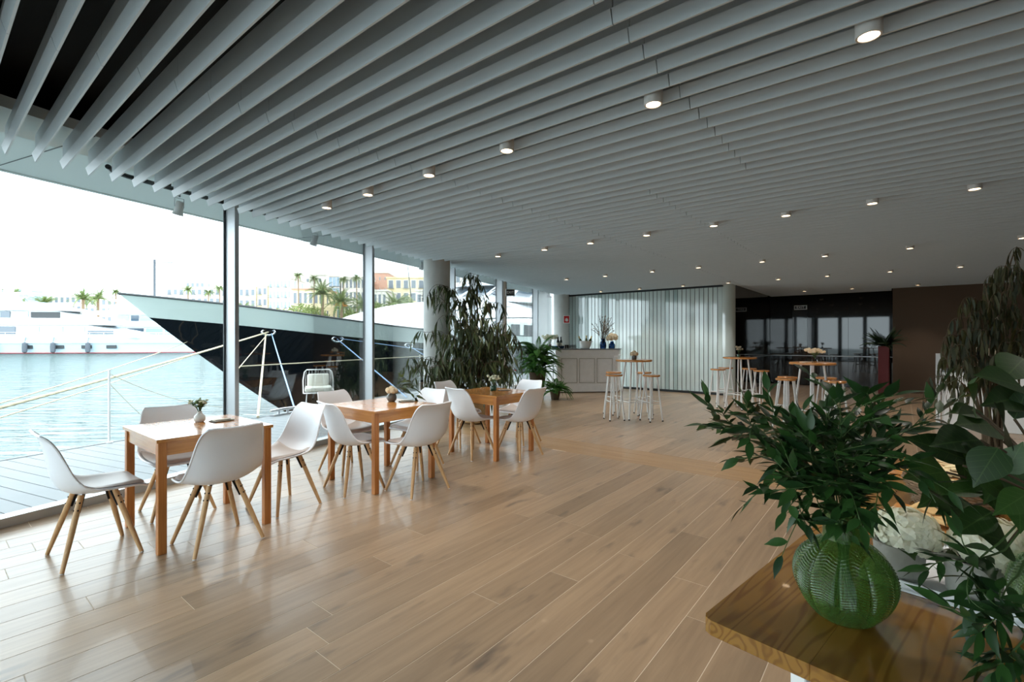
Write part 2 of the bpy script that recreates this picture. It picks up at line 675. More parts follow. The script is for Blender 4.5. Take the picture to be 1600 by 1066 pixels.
def put(o, loc, rotz, label=None, group=None):
    o.location = loc
    o.rotation_euler = (0, 0, rotz)
    if label:
        o['label'] = label
    if group:
        o['group'] = group
    return o


def clip(poly, a, b, c):
    """keep a*x + b*y >= c"""
    out = []
    n = len(poly)
    for i in range(n):
        p, q = poly[i], poly[(i + 1) % n]
        dp, dq = a * p[0] + b * p[1] - c, a * q[0] + b * q[1] - c
        if dp >= 0:
            out.append(p)
        if (dp >= 0) != (dq >= 0):
            t = dp / (dp - dq)
            out.append((p[0] + (q[0] - p[0]) * t, p[1] + (q[1] - p[1]) * t))
    return out


def hemi_text(s, size, mat, name, parent, M, depth=0.002):
    cu = bpy.data.curves.new(name, 'FONT')
    cu.body = s
    cu.size = size
    cu.align_x = 'CENTER'
    cu.align_y = 'CENTER'
    cu.extrude = depth
    tmp = bpy.data.objects.new(name + '_tmp', cu)
    COL.objects.link(tmp)
    dg = bpy.context.evaluated_depsgraph_get()
    me = bpy.data.meshes.new_from_object(tmp.evaluated_get(dg))
    bpy.data.objects.remove(tmp)
    me.materials.clear()
    me.materials.append(MATS[mat])
    o = link(name, me, parent)
    o.matrix_local = M
    return o

# ------------------------------------------------------------------ room: floor
ZC = 2.73                        # underside of the ceiling slats
WN, WQ, WC = math.cos(GA - WA), math.sin(GA - WA), -CW * 5.438   # inside: WN*r + WQ*q >= WC
FAR = 17.0
QB = -2.6                        # glazed rear front, behind the viewpoint


def room_clip(poly, inset=0.07):
    return clip(poly, WN, WQ, WC + inset)


slab = MB()
slab.prism(room_clip([(-14, QB), (9, QB), (9, 17.2), (-14, 17.2)], 0.0), -0.2, -0.0012)
floor = struct(part('floor', slab, 'floor_joint', rotz=GROT))

boards = []
rr = random.Random(3)
BW = 0.2
i0, i1 = -75, 56
for i in range(i0, i1):
    r0 = -1.05 + i * BW
    if r0 > 9 - BW:
        continue
    for (qa, qb) in ((QB, 5.11), (5.71, 17.0)):
        qe = min(qb, 12.9) if r0 < -3.5 else qb
        q = qa - rr.random() * 1.6
        while q < qe:
            ln = rr.choice((1.1, 1.4, 1.7, 2.0, 2.0))
            a, b = max(q, qa), min(q + ln, qe)
            q += ln
            if b - a < 0.05:
                continue
            g = 0.0021
            poly = room_clip([(r0 + g, a + g), (r0 + BW - g, a + g), (r0 + BW - g, b - g), (r0 + g, b - g)])
            if len(poly) >= 3:
                cx = sum(p[0] for p in poly) / len(poly)
                cy = sum(p[1] for p in poly) / len(poly)
                wv = G(cx, cy)
                boards.append((poly, wv))


def view_rank(wv):
    if wv.y < 0.9:
        return 1e6 + wv.length
    u = wv.x / wv.y
    if abs(u) > 1.12:
        return 1e5 + wv.length
    return wv.length


boards.sort(key=lambda b: view_rank(b[1]))
rest = MB()
for k, (poly, wv) in enumerate(boards):
    if k < 300:
        b = MB()
        b.prism(poly, -0.015, 0.0)
        part('board', b, 'oak_board', floor)
    else:
        rest.prism(poly, -0.015, 0.0)
part('floor_boards', rest, 'oak_board', floor, kind='stuff')
# three planks laid across, closing the joint between the two floor fields
for j in range(3):
    q0 = 5.11 + 0.2 * j
    r = -12.0 + 0.7 * j
    while r < 8.9:
        ln = rr.choice((1.8, 2.1, 2.4))
        poly = room_clip([(r + .002, q0 + .002), (min(r + ln, 9) - .002, q0 + .002), (min(r + ln, 9) - .002, q0 + .198), (r + .002, q0 + .198)])
        r += ln
        if len(poly) >= 3:
            b = MB()
            b.prism(poly, -0.015, 0.0)
            part('threshold_plank', b, 'oak_strip', floor)

# ------------------------------------------------------------------ room: ceiling
pl = MB()
pl.prism(room_clip([(-14, QB - .85), (9.2, QB - .85), (9.2, 17.2), (-14, 17.2)], -1.12), 3.28, 3.4)
ceiling = struct(part('ceiling', pl, 'plenum_black', rotz=GROT))
COLS = [(-1.318, 8.47), (1.50, 14.70)]
colg = [toG(*c) for c in COLS]
prof = [(.004, 0), (.014, 0), (.014, .20), (.004, .20), (.004, .064), (-.014, .058)]


def slat_mesh(segs, q):
    mb = MB()
    for a, b in segs:
        vs = [(a, q + p[0], ZC + p[1]) for p in prof] + [(b, q + p[0], ZC + p[1]) for p in prof]
        n = len(prof)
        fs = [tuple(range(n)), tuple(range(2 * n - 1, n - 1, -1))] + [(k, n + k, n + (k + 1) % n, (k + 1) % n) for k in range(n)]
        mb.add(vs, fs)
    return mb


for k in range(-17, 104):
    q = 0.41 + 0.16 * k
    r_tip = (WC + 0.21 - WQ * q) / WN
    r_end = 8.95
    if q > 12.55:
        r_tip = -3.2
    if q > 16.9:
        continue
    if q > 16.1:
        r_end = -0.22
    cuts = [r_tip, r_end]
    seams = [-3.03 - 0.0, -0.95 - (0.85 if q > 4.2 else 0.0), 1.4, 4.2, 7.0]
    gaps = [(s - .0025, s + .0025) for s in seams]
    for (cr, cq) in colg:
        if abs(q - cq) < 0.27:
            h = math.sqrt(max(0.27 ** 2 - (q - cq) ** 2, 0.0)) + 0.01
            gaps.append((cr - h, cr + h))
    segs = [(r_tip, r_end)]
    for (ga, gb) in gaps:
        nx = []
        for (a, b) in segs:
            if gb <= a or ga >= b:
                nx.append((a, b))
            else:
                if ga > a:
                    nx.append((a, ga))
                if gb < b:
                    nx.append((gb, b))
        segs = nx
    segs = [s for s in segs if s[1] - s[0] > 0.04]
    part('slat', slat_mesh(segs, q), 'slat_metal', ceiling)

# downlights between the slats
LIGHTS = []
for q, rs in ((2.65, (-4.43, -3.74, -2.92, -2.12, -1.07, -0.11, 0.85, 1.8)),
              (5.75, (-4.94, -4.05, -3.29, -2.49, -1.68, -.95, -.22, .49, 1.3)),
              (8.97, (-5.71, -4.77, -3.76, -2.88, -1.83, -.94, .09, 1.21, 2.3)),
              (11.85, (-6.43, -5.31, -4.18, -3.13, -2.1, -1.2, -.18, .82, 1.9)),
              (15.20, (-2.06, -1.0, 0.3))):
    kk = round((q - 0.41) / 0.16 - 0.5)
    qq = 0.41 + 0.16 * (kk + 0.5)
    for r in rs:
        LIGHTS.append(G(r, qq))
can = MB()
can.lathe([(0.047, 0.0), (0.050, 0.004), (0.050, 0.15), (0.046, 0.155)], 24, cap0=False)
can.lathe([(0.047, 0.0), (0.040, 0.0), (0.038, 0.006)], 24, cap0=False, cap1=False)
can_me = can.mesh('can', 'can_white', 40)
bulb = MB()
bulb.lathe([(0.0385, 0.006), (0.0385, 0.007)], 20)
bulb_me = bulb.mesh('bulb', 'lamp_glow')
hanger = MB()
hanger.tube([(0, 0, 0.15), (0, 0, 0.56)], 0.008, 6)
hang_me = hanger.mesh('hanger', 'black_metal')
for p in LIGHTS:
    t = thing('downlight', 'small round white ceiling downlight glowing warm between the grey slats', 'downlight', (p.x, p.y, ZC - 0.035), 0, 'downlights between the ceiling slats')
    link('can', can_me, t)
    link('bulb', bulb_me, t)
    link('hanger', hang_me, t)
    ld = bpy.data.lights.new('downlight_beam', 'SPOT')
    ld.energy = 34
    ld.color = (1.0, 0.93, 0.85)
    ld.spot_size = math.radians(95)
    ld.spot_blend = 0.6
    ld.shadow_soft_size = 0.035
    lo = bpy.data.objects.new('beam', ld)
    COL.objects.link(lo)
    lo.parent = t
    lo.location = (0, 0, -0.004)

# ------------------------------------------------------------------ walls
PW = 0.112
wb = MB()
wb.box((-5.83, 12.80, 1.65), (5.06, 0.05, 3.3))
wall_back = struct(part('wall_back', wb, 'panel_gap', rotz=GROT))
pm = []
for nm in ('panel_glass', 'panel_glass_dim'):
    b = MB()
    b.box((0, 0, 1.385), (PW - 0.012, 0.012, 2.66))
    pm.append(b.mesh('glass_panel', nm))
n_p = 44
tilts = random.Random(5)
for k in range(n_p):
    r = -3.49 - PW * (k + 0.5)
    o = link('glass_panel', pm[tilts.choice((0, 0, 0, 1))], wall_back, (r, 12.685, 0))
    o.rotation_euler = (0, 0, math.radians(tilts.choice((-5, -4, -3, -5, 3))))
tr = MB()
tr.box((-5.94, 12.66, 0.025), (4.95, 0.10, 0.05))
tr.box((-5.94, 12.66, 2.725), (4.95, 0.10, 0.04))
part('track', tr, 'alu_dark', wall_back)
cv = MB()
sec = []
for i in range(9):
    a = PI / 2 * i / 8
    cxr, cq = -3.49, 12.92
    ra, rb = 0.25, 0.235
    x, y = math.sin(a), -math.cos(a)
    sec.append([(cxr + ra * x, cq + ra * y, 0.0), (cxr + ra * x, cq + ra * y, 3.0), (cxr + rb * x, cq + rb * y, 3.0), (cxr + rb * x, cq + rb * y, 0.0)])
cv.loft(sec)
part('curved_glass', cv, 'panel_glass', wall_back, 40)

ws = MB()
ws.box((-3.32, 14.95, 1.65), (0.05, 4.3, 3.3))
wall_side = struct(part('wall_side', ws, 'plenum_black', rotz=GROT))
for k in range(3):
    b = MB()
    b.box((-3.252, 12.94 + 1.35 * (k + 0.5), 1.5), (0.016, 1.342, 2.96))
    part('glass_panel', b, 'dark_glass', wall_side)
wf = MB()
wf.box((-1.75, 17.05, 1.65), (3.3, 0.05, 3.3))
wall_far = struct(part('wall_far', wf, 'plenum_black', rotz=GROT))
for k in range(3):
    b = MB()
    b.box((-3.24 + 1.016 * (k + 0.5), 17.0, 1.5), (1.01, 0.016, 2.96))
    part('glass_panel', b, 'dark_glass', wall_far)
rail = MB()
rail.tube([(-3.19, 13.0, .90), (-3.19, 16.95, .90), (-0.2, 16.95, .90)], 0.014, 8)
for c in ((-3.215, 13.6), (-3.215, 15.2), (-3.215, 16.6)):
    rail.box((c[0], c[1], .90), (0.05, 0.02, 0.02))
for c in (-2.6, -1.5, -0.5):
    rail.box((c, 16.97, .90), (0.02, 0.05, 0.02))
part('handrail', rail, 'steel', wall_far, 40)
wr = MB()
wr.box((4.4, 16.6, 1.5), (9.18, 0.8, 3.0))
wall_right = struct(part('wall_right', wr, 'brown_wall', rotz=GROT))
we = MB()
we.box((9.1, 7.3, 1.5), (0.2, 19.8, 3.6))
struct(part('wall_end', we, 'brown_wall', rotz=GROT))

# ------------------------------------------------------------------ concrete columns
for k, (c, lab) in enumerate(zip(COLS, ('smooth round concrete column beside the tall weeping plant', 'smooth round concrete column behind the white bar, with a red sign'))):
    b = MB()
    b.lathe([(0.228, 0), (0.23, 0.004), (0.23, 3.27)], 48)
    t = tag(part('concrete_column', b, 'concrete', smooth=40, loc=(c[0], c[1], 0)), lab, 'column')
    # pour joints
    for z in (0.62, 1.24, 1.86, 2.48):
        jn = MB()
        jn.lathe([(0.2303, z - .003), (0.2312, z), (0.2303, z + .003)], 48, cap0=False, cap1=False)
        part('pour_joint', jn, 'concrete', t, 40)

# ------------------------------------------------------------------ glass front
MS = [0.95, 3.45, 5.79, 8.0, 10.38, 11.30, 12.56, 14.88, 16.62]
HTOP = 3.1
for k in range(len(MS) - 1):
    s0, s1 = MS[k], MS[k + 1]
    fr = MB()
    fr.box((0, (s0 + s1) / 2, 0.035), (0.13, s1 - s0, 0.07))
    fr.box((0, (s0 + s1) / 2, HTOP), (0.13, s1 - s0, 0.08))
    w = struct(part('window_%d' % (k + 1), fr, 'alu_frame', loc=(-5.438, 0, 0), rotz=WROT))
    pn = MB()
    pn.box((-0.025, (s0 + s1) / 2, 1.57), (0.012, s1 - s0 - 0.02, HTOP - 0.1))
    part('pane', pn, 'window_glass', w)
    mu = MB()
    wd = 0.05 if k != 6 else 0.07
    mu.box((0.02, s0, HTOP / 2 + .035), (0.15, wd, HTOP - 0.07))
    part('mullion', mu, 'alu_frame', w, 0, 0.004, 1)
    gk = MB()
    gk.box((-0.062, s0 - .004, HTOP / 2 + .035), (0.014, wd + 0.03, HTOP - 0.08))
    part('gasket', gk, 'alu_dark', w)
    if k == 6:      # the doorway has a second post
        for (so, ww) in ((0.20, .05),):
            mu = MB()
            mu.box((0.02, s0 + so, HTOP / 2 + .035), (0.15, ww, HTOP - 0.07))
            part('door_post', mu, 'mullion_floor_tint', w, 0, 0.004, 1)

# the rear front, behind the viewpoint, is glazed in the same way
rq = (WC - WQ * QB) / WN
REND = 1.9
rear = [rq + .05 + (REND - rq) * k / 5 for k in range(6)]
for k in range(5):
    r0, r1 = rear[k], rear[k + 1]
    fr = MB()
    fr.box(((r0 + r1) / 2, QB, .035), (r1 - r0, .13, .07))
    fr.box(((r0 + r1) / 2, QB, HTOP), (r1 - r0, .13, .08))
    w = struct(part('window_%d' % (len(MS) + k), fr, 'alu_frame', rotz=GROT))
    pn = MB()
    pn.box(((r0 + r1) / 2, QB - .025, 1.57), (r1 - r0 - .02, .012, HTOP - .1))
    part('pane', pn, 'window_glass', w)
    mu = MB()
    mu.box((r0 + .1, QB + .02, HTOP / 2 + .035), (.2, .15, HTOP - .07))
    part('mullion', mu, 'alu_dark', w, 0, .004, 1)
b = MB()
b.box(((REND + 9) / 2 + .05, QB, 1.6), (9 - REND, .2, 3.3))
struct(part('wall_rear', b, 'brown_wall', rotz=GROT))
b = MB()
b.prism([(-9, -7.5), (12, -7.5), (12, QB - .07), (-6.2, QB - .07)], -.5, -.05)
struct(part('rear_terrace', b, 'deck_board', rotz=GROT))
b = MB()
b.prism([(rq - .6, QB - .9), (9.2, QB - .9), (9.2, QB + .5), (rq + .4, QB + .5)], 2.97, 3.05)
struct(part('rear_soffit', b, 'soffit_white', rotz=GROT))

b = MB()
b.box((2.2, QB - .87, 3.2), (14.4, .05, .5))
struct(part('rear_fascia', b, 'soffit_white', rotz=GROT))

# soffit over the terrace
so = MB()
so.prism([(-1.17, -0.2), (0.52, 1.2), (0.52, 17.2), (-1.17, 17.2)], 2.96, 3.04)
soffit = struct(part('soffit', so, 'soffit_white', loc=(-5.438, 0, 0), rotz=WROT))
fa = MB()
fa.box((-1.15, 8.4, 3.2), (.05, 17.6, .5))
part('fascia', fa, 'soffit_white', soffit)
for s in (1.9, 4.3, 7.7, 11.1):
    jn = MB()
    jn.box((-0.32, s, 2.9585), (1.68, 0.008, 0.004))
    part('soffit_joint', jn, 'sign_dark', soffit)
for s in (3.9, 9.4):
    dl = MB()
    dl.lathe([(0.055, -0.006), (0.062, -0.002), (0.062, 0.004)], 24, (-0.42, s, 2.958))
    part('recessed_light', dl, 'alu_dark', soffit, 40)
trk = MB()
pts = [(0.04, 4.62, 2.90), (-0.05, 4.70, 2.90), (-0.09, 4.84, 2.90), (-0.095, 5.1, 2.90), (-0.095, 10.5, 2.90)]
trk.tube(pts, 0.022, 8)
for s in (5.2, 7.0, 9.0, 10.4):
    trk.box((-0.095, s, 2.935), (0.03, 0.03, 0.05))
part('light_track', trk, 'alu_dark', soffit, 40)


def spot(s, lab):
    w = W(-0.095, s, 2.88)
    t = thing('spotlight', lab, 'spotlight', w, WROT, 'spotlights on the soffit rail')
    b = MB()
    b.tube([(0, 0, 0), (0, 0, -0.05)], 0.012, 8)
    b.tube([(0, -.045, -.15), (0, -.045, -.06), (0, .045, -.06), (0, .045, -.15)], 0.005, 6)
    part('bracket', b, 'steel', t, 40)
    h = MB()
    M = Matrix.Translation((0, 0, -.15)) @ Matrix.Rotation(0.35, 4, 'Y')
    h.lathe([(0.03, 0.06), (0.036, 0.05), (0.038, -0.03), (0.052, -0.075), (0.046, -0.078), (0.034, -0.03)], 20, M=M)
    part('head', h, 'can_white', t, 40)
    return t


spot(5.30, 'small grey spotlight hanging from the curved end of the soffit rail')
spot(7.05, 'small grey spotlight hanging midway along the soffit rail')
spot(9.55, 'small grey spotlight hanging from the soffit rail just before the column')

# exit sign over the glass door, on a bracket
t = thing('exit_sign', 'white framed EXIT sign mounted high on the glass door post', 'exit sign', W(0.26, 12.62, 2.50), 0.05)
b = MB()
b.box((0, 0, 0), (0.22, 0.025, 0.17))
part('panel', b, 'sign_white', t, 0, 0.004, 1)
b = MB()
b.box((0, -0.013, 0), (0.19, 0.004, 0.14))
part('face', b, 'sign_dark', t)
hemi_text('EXIT', 0.085, 'sign_white', 'lettering', t, Matrix.Translation((0, -0.017, 0)) @ Matrix.Rotation(PI / 2, 4, 'X'), 0.001)
# exit sign on the dark glass
gp = G(-2.4, 16.95, 2.36)
t = thing('exit_sign', 'EXIT sign in a pale frame hanging on the dark glass wall', 'exit sign', gp, GROT)
b = MB()
b.box((0, 0, 0), (0.34, 0.03, 0.13))
part('panel', b, 'sign_white', t, 0, 0.004, 1)
b = MB()
b.box((0, -0.016, 0), (0.30, 0.004, 0.095))
part('face', b, 'sign_dark', t)
hemi_text('EXIT', 0.10, 'sign_white', 'lettering', t, Matrix.Translation((0, -0.02, 0)) @ Matrix.Rotation(PI / 2, 4, 'X'), 0.001)
# fire sign on the second column
t = thing('fire_sign', 'square red fire equipment sign with white border on the concrete column', 'sign', (1.50 + 0.13, 14.70 - 0.245, 1.99), 0.12)
b = MB()
b.box((0, 0, 0), (0.20, 0.008, 0.24))
part('border', b, 'sign_white', t)
b = MB()
b.box((0, -0.006, 0), (0.16, 0.006, 0.20))
part('field', b, 'sign_red', t)
b = MB()
b.lathe([(0.03, -.05), (0.034, -.04), (0.034, .02), (0.014, .035), (0.014, .05)], 14, (0.01, -0.008, -0.01), M=Matrix.Scale(0.2, 4, (0, 1, 0)) @ Matrix.Translation((0, -0.035, 0)))
b.tube([(-.02, -0.012, .03), (-.04, -0.012, .0), (-.035, -0.012, -.05)], 0.006, 6)
part('symbol', b, 'sign_white', t)

# lattice screen outside, past the last pane
ls = MB()
lat_w, lat_h = 2.4, 3.0
st = 0.062
M = Matrix.Translation(W(-0.45, 16.05, 0)) @ Matrix.Rotation(WROT - PI / 2, 4, 'Z')
nx, nz = int(lat_w / st), int(lat_h / (st * 1.25))
for i in range(nx + 1):
    for j in range(nz + 1):
        x, z = -i * st, 0.1 + j * st * 1.25
        for sg in (-1, 1):
            dx, dz = -st, sg * st * 1.25
            if not (0 <= z + dz <= lat_h + .1):
                continue
            L_ = math.hypot(dx, dz)
            R = Matrix.Translation((x + dx / 2, 0, z + dz / 2)) @ Matrix.Rotation(-math.atan2(dz, dx), 4, 'Y')
            ls.box((0, 0, 0), (L_, 0.006, 0.016), M @ R)
tag(part('lattice_screen', ls, 'boat_white', kind=None), 'white diamond lattice screen standing outside past the last window', 'screen')

b = MB()  # black panel added behind the lattice so its holes read dark
b.box((-0.9, 18.9, 1.6), (0.1, 3.4, 3.3))
struct(part('lattice_dark_backing', b, 'plenum_black', loc=(-5.438, 0, 0), rotz=WROT))

# ------------------------------------------------------------------ leaves, sprigs, flowers
def leaf_shape(L, Wd, curl=0.15, fold=0.12, n=6, belly=0.42, sharp=True):
    """leaf along +x, normal +z; returns verts, faces"""
    vs, fs = [], []
    for i in range(n + 1):
        t = i / n
        w = Wd * (math.sin(PI * t ** (math.log(0.5) / math.log(belly))) ** ((0.7 + 0.75 * t) if sharp else 0.5)) if 0 < t < 1 else 0.0
        x = L * (t - 0.12 * curl * t * t)
        z = -curl * L * t * t * 0.6
        if t in (0, 1):
            w = Wd * 0.03
        vs += [(x, w / 2, z + fold * w), (x, 0, z), (x, -w / 2, z + fold * w)]
    for i in range(n):
        a = i * 3
        fs += [(a, a + 1, a + 4, a + 3), (a + 1, a + 2, a + 5, a + 4)]
    return vs, fs


def leaf_mesh(name, mat, L, Wd, **k):
    mb = MB()
    mb.add(*leaf_shape(L, Wd, **k))
    return mb.mesh(name, mat, 60, fix=False)


def orient(p, d, up, roll=0.0, s=1.0):
    d = Vector(d).normalized()
    up = Vector(up)
    side = up.cross(d)
    if side.length < 1e-4:
        side = d.orthogonal()
    side.normalize()
    nrm = d.cross(side).normalized()
    if roll:
        R = Matrix.Rotation(roll, 3, d)
        side, nrm = R @ side, R @ nrm
    M = Matrix(((d.x, side.x, nrm.x, p[0]), (d.y, side.y, nrm.y, p[1]), (d.z, side.z, nrm.z, p[2]), (0, 0, 0, 1)))
    return M @ Matrix.Scale(s, 4)


class Plant:
    """collects leaves; the ones that show largest become leaf objects, the rest one joined part"""

    def __init__(self, root, shapes, mat, limit=300, leafname='leaf'):
        self.root, self.mat, self.limit, self.nm = root, mat, limit, leafname
        self.shapes = shapes
        self.items = []

    def leaf(self, M, kind, parent=None):
        self.items.append((M, kind, parent))

    def finish(self):
        base = self.root.matrix_basis
        self.items.sort(key=lambda it: (base @ it[0].translation - Vector((0, 0, EYE))).length)
        meshes = []
        for k, sh in enumerate(self.shapes):
            mb = MB()
            mb.add(*sh)
            meshes.append(mb.mesh(self.nm, self.mat, 60, fix=False))
        rest = MB()
        for k, (M, kind, parent) in enumerate(self.items):
            if k < self.limit:
                o = link(self.nm, meshes[kind], parent or self.root)
                o.matrix_local = M
            else:
                rest.add(self.shapes[kind][0], self.shapes[kind][1], M)
        if rest.v:
            part('foliage', rest, self.mat, self.root, 60, kind='stuff', fix=False)


def bez(p0, p1, p2, n=12):
    p0, p1, p2 = Vector(p0), Vector(p1), Vector(p2)
    return [p0 * (1 - t) ** 2 + p1 * 2 * t * (1 - t) + p2 * t * t for t in [i / n for i in range(n + 1)]]


def along(pts, t):
    f = t * (len(pts) - 1)
    i = min(int(f), len(pts) - 2)
    return pts[i].lerp(pts[i + 1], f - i), (pts[i + 1] - pts[i]).normalized()


def flower_ball(c, r, n, rnd, ps=0.3, squash=0.9):
    """a head of many small petals"""
    mb = MB()
    sh = leaf_shape(r * ps, r * ps * 1.05, curl=0.25, fold=0.1, n=4, belly=.58, sharp=False)
    for i in range(n):
        z = 1 - 1.75 * (i + 0.5) / n
        a = i * 2.39996
        d = Vector((math.sqrt(max(0, 1 - z * z)) * math.cos(a), math.sqrt(max(0, 1 - z * z)) * math.sin(a), z * squash))
        p = Vector(c) + d * r * rnd.uniform(0.75, 0.98)
        t = d.orthogonal().normalized()
        t = Matrix.Rotation(rnd.uniform(0, 6.28), 3, d) @ t
        for q in range(4):
            tt = Matrix.Rotation(q * PI / 2, 3, d) @ t
            mb.add(sh[0], sh[1], orient(p, tt * 0.95 + d * 0.25, d))
    return mb


# ------------------------------------------------------------------ dining chairs
def make_chair():
    root = thing('dining_chair', 'x', 'chair')
    # profile from the front lip of the seat to the top of the back: y forward, z up
    ctrl = [(0.225, 0.430, .185, .0), (0.17, 0.440, .215, .012), (0.06, 0.432, .235, .03), (-0.05, 0.426, .242, .05), (-0.13, 0.440, .243, .07), (-0.185, 0.482, .240, .078),
            (-0.213, 0.55, .232, .068), (-0.228, 0.635, .219, .05), (-0.243, 0.72, .205, .032), (-0.262, 0.785, .188, .016), (-0.285, 0.825, .165, .0)]

    def samp(t):
        f = t * (len(ctrl) - 1)
        i = min(int(f), len(ctrl) - 2)
        u = f - i
        p = [ctrl[max(0, min(len(ctrl) - 1, i + k))] for k in (-1, 0, 1, 2)]
        return [0.5 * (2 * p[1][k] + (p[2][k] - p[0][k]) * u + (2 * p[0][k] - 5 * p[1][k] + 4 * p[2][k] - p[3][k]) * u * u + (3 * p[1][k] - p[0][k] - 3 * p[2][k] + p[3][k]) * u ** 3) for k in range(4)]
    NT, NX = 30, 16

    def surf(off, t0=0.0, t1=1.0, wf=1.0):
        rows = []
        for i in range(NT + 1):
            t = t0 + (t1 - t0) * i / NT
            y, z, w, e = samp(t)
            a, b = samp(max(0, t - .01)), samp(min(1, t + .01))
            d = Vector((0, b[0] - a[0], b[1] - a[1])).normalized()
            nrm = Vector((0, d.z, -d.y))          # towards the sitter
            row = []
            for j in range(NX + 1):
                x = -1 + 2 * j / NX
                p = Vector((x * w * wf, y, z)) + nrm * (e * abs(x) ** 2.4)
                if t > 0.9:      # wavy top edge with rounded corners
                    p.z += (t - .9) * 0.10 * (abs(x) ** 2 - 0.4 - 1.4 * max(0, abs(x) - .75))
                p += nrm * off
                row.append(p)
            rows.append(row)
        return rows
    up_, lo_ = surf(0.0), surf(-0.011)
    mb = MB()
    mb.grid(up_)
    mb.grid(lo_)
    n, m = NT + 1, NX + 1
    k = n * m
    edge = [i * m for i in range(n)] + [(n - 1) * m + j for j in range(1, m)] + [i * m + m - 1 for i in range(n - 2, -1, -1)] + [j for j in range(m - 2, 0, -1)]
    for a, b in zip(edge, edge[1:] + edge[:1]):
        mb.f.append((a, b, b + k, a + k))
    part('shell', mb, 'white_shell', root, 50)
    # rolled rim
    rim = MB()
    ring = [(up_[i // m][i % m] + lo_[i // m][i % m]) / 2 for i in edge]
    rim.tube(ring + [ring[0]], 0.0075, 6, cap=False)
    part('rim', rim, 'white_shell', root, 60)
    cu = MB()
    top, bot = surf(0.024, 0.03, 0.40, 0.93), surf(0.003, 0.03, 0.40, 0.93)
    for i in range(n):
        for j in range(m):
            x = abs(-1 + 2 * j / NX)
            ed = min(1 - x, (i / NT) * 1.6, (1 - i / NT) * 1.6)
            f = min(1, ed / 0.16)
            top[i][j] = bot[i][j].lerp(top[i][j], math.sqrt(max(f, 0)))
    cu.grid(top)
    cu.grid(bot)
    for a, b in zip(edge, edge[1:] + edge[:1]):
        cu.f.append((a, b, b + k, a + k))
    part('seat_cushion', cu, 'cushion', root, 60, label='pale taupe seat pad')
    for sx in (-1, 1):
        for sy in (-1, 1):
            lg = MB()
            p0, p1 = Vector((sx * .088, sy * .085 - .01, 0.415)), Vector((sx * .215, sy * .195 - .01, 0.0))
            if sy < 0:
                p0.z = 0.418
            lg.tube([p0, p0.lerp(p1, 0.5), p1 + Vector((0, 0, .004))], [0.0165, 0.0165, 0.0115], 12)
            l = part('leg', lg, 'beech', root, 40)
            ft = MB()
            ft.lathe([(0.010, 0), (0.0115, 0.002), (0.0115, 0.006)], 10, p1)
            part('foot_pad', ft, 'white_shell', l)
            for q in (0.10, 0.20):
                bo = MB()
                c = p0.lerp(p1, q)
                for a in ((sx, 0, 0.1), (0, sy, 0.1)):
                    dd = Vector(a).normalized()
                    bo.tube([c + dd * 0.012, c + dd * 0.0195], 0.005, 8)
                part('bolt', bo, 'black_metal', l)
            br = MB()
            q0, q1 = p0.lerp(p1, 0.0), p0.lerp(p1, 0.25)
            ins = Vector((-sx * .018, -sy * .018, 0))
            br.tube([Vector((sx * .05, sy * .05 - .01, .418)), q0 + ins, q1 + ins * .95], [0.008, 0.010, 0.006], 6)
            part('bracket', br, 'black_metal', root, label='black steel leg bracket')
    return root


T1, T2, T3 = (-2.359, 3.639), (-1.308, 4.855), (-0.255, 6.03)
UD, VD = Vector((SG, CG, 0)), Vector((-CG, SG, 0))    # along the boards, towards the window
chair0 = make_chair()
used = [False]


def place_chair(x, y, face, lab, jig=0.0):
    c = copy_tree(chair0) if used[0] else chair0
    used[0] = True
    put(c, (x, y, 0), math.atan2(face.y, face.x) - PI / 2 + jig, lab, 'white shell chairs around the pine tables')
    return c


W1, W2, W3 = 'the bud vase table', 'the cream roses table', 'the green pot table'
CH = 'white shell chair '
place_chair(-2.72, 3.165, UD, CH + 'standing free at the outer end of ' + W1, 0.02)
place_chair(-2.045, 3.355, VD, CH + 'with its back to the room at ' + W1, 0.03)
place_chair(-2.73, 3.95, -VD, CH + 'between the window and ' + W1, -0.05)
place_chair(-1.92, 4.05, -UD, CH + 'at the end nearest the roses of ' + W1, 0.12)
place_chair(-1.475, 4.545, UD, CH + 'at the end nearest the bud vase of ' + W2, -0.12)
place_chair(-0.885, 4.50, VD, CH + 'with its back to the room at ' + W2, -0.05)
place_chair(-1.76, 5.19, -VD, CH + 'between the window and ' + W2, 0.1)
place_chair(-1.06, 5.36, -UD, CH + 'at the end nearest the green pot of ' + W2, 0.05)
place_chair(-0.47, 5.83, UD, CH + 'at the end nearest the roses of ' + W3, -0.1)
place_chair(0.075, 5.80, VD, CH + 'with its back to the room at ' + W3, -0.03)
place_chair(-0.70, 6.42, -VD, CH + 'between the weeping plant and ' + W3, 0.12)
place_chair(0.10, 6.56, -UD, CH + 'at the end nearest the bar of ' + W3, 0.0)


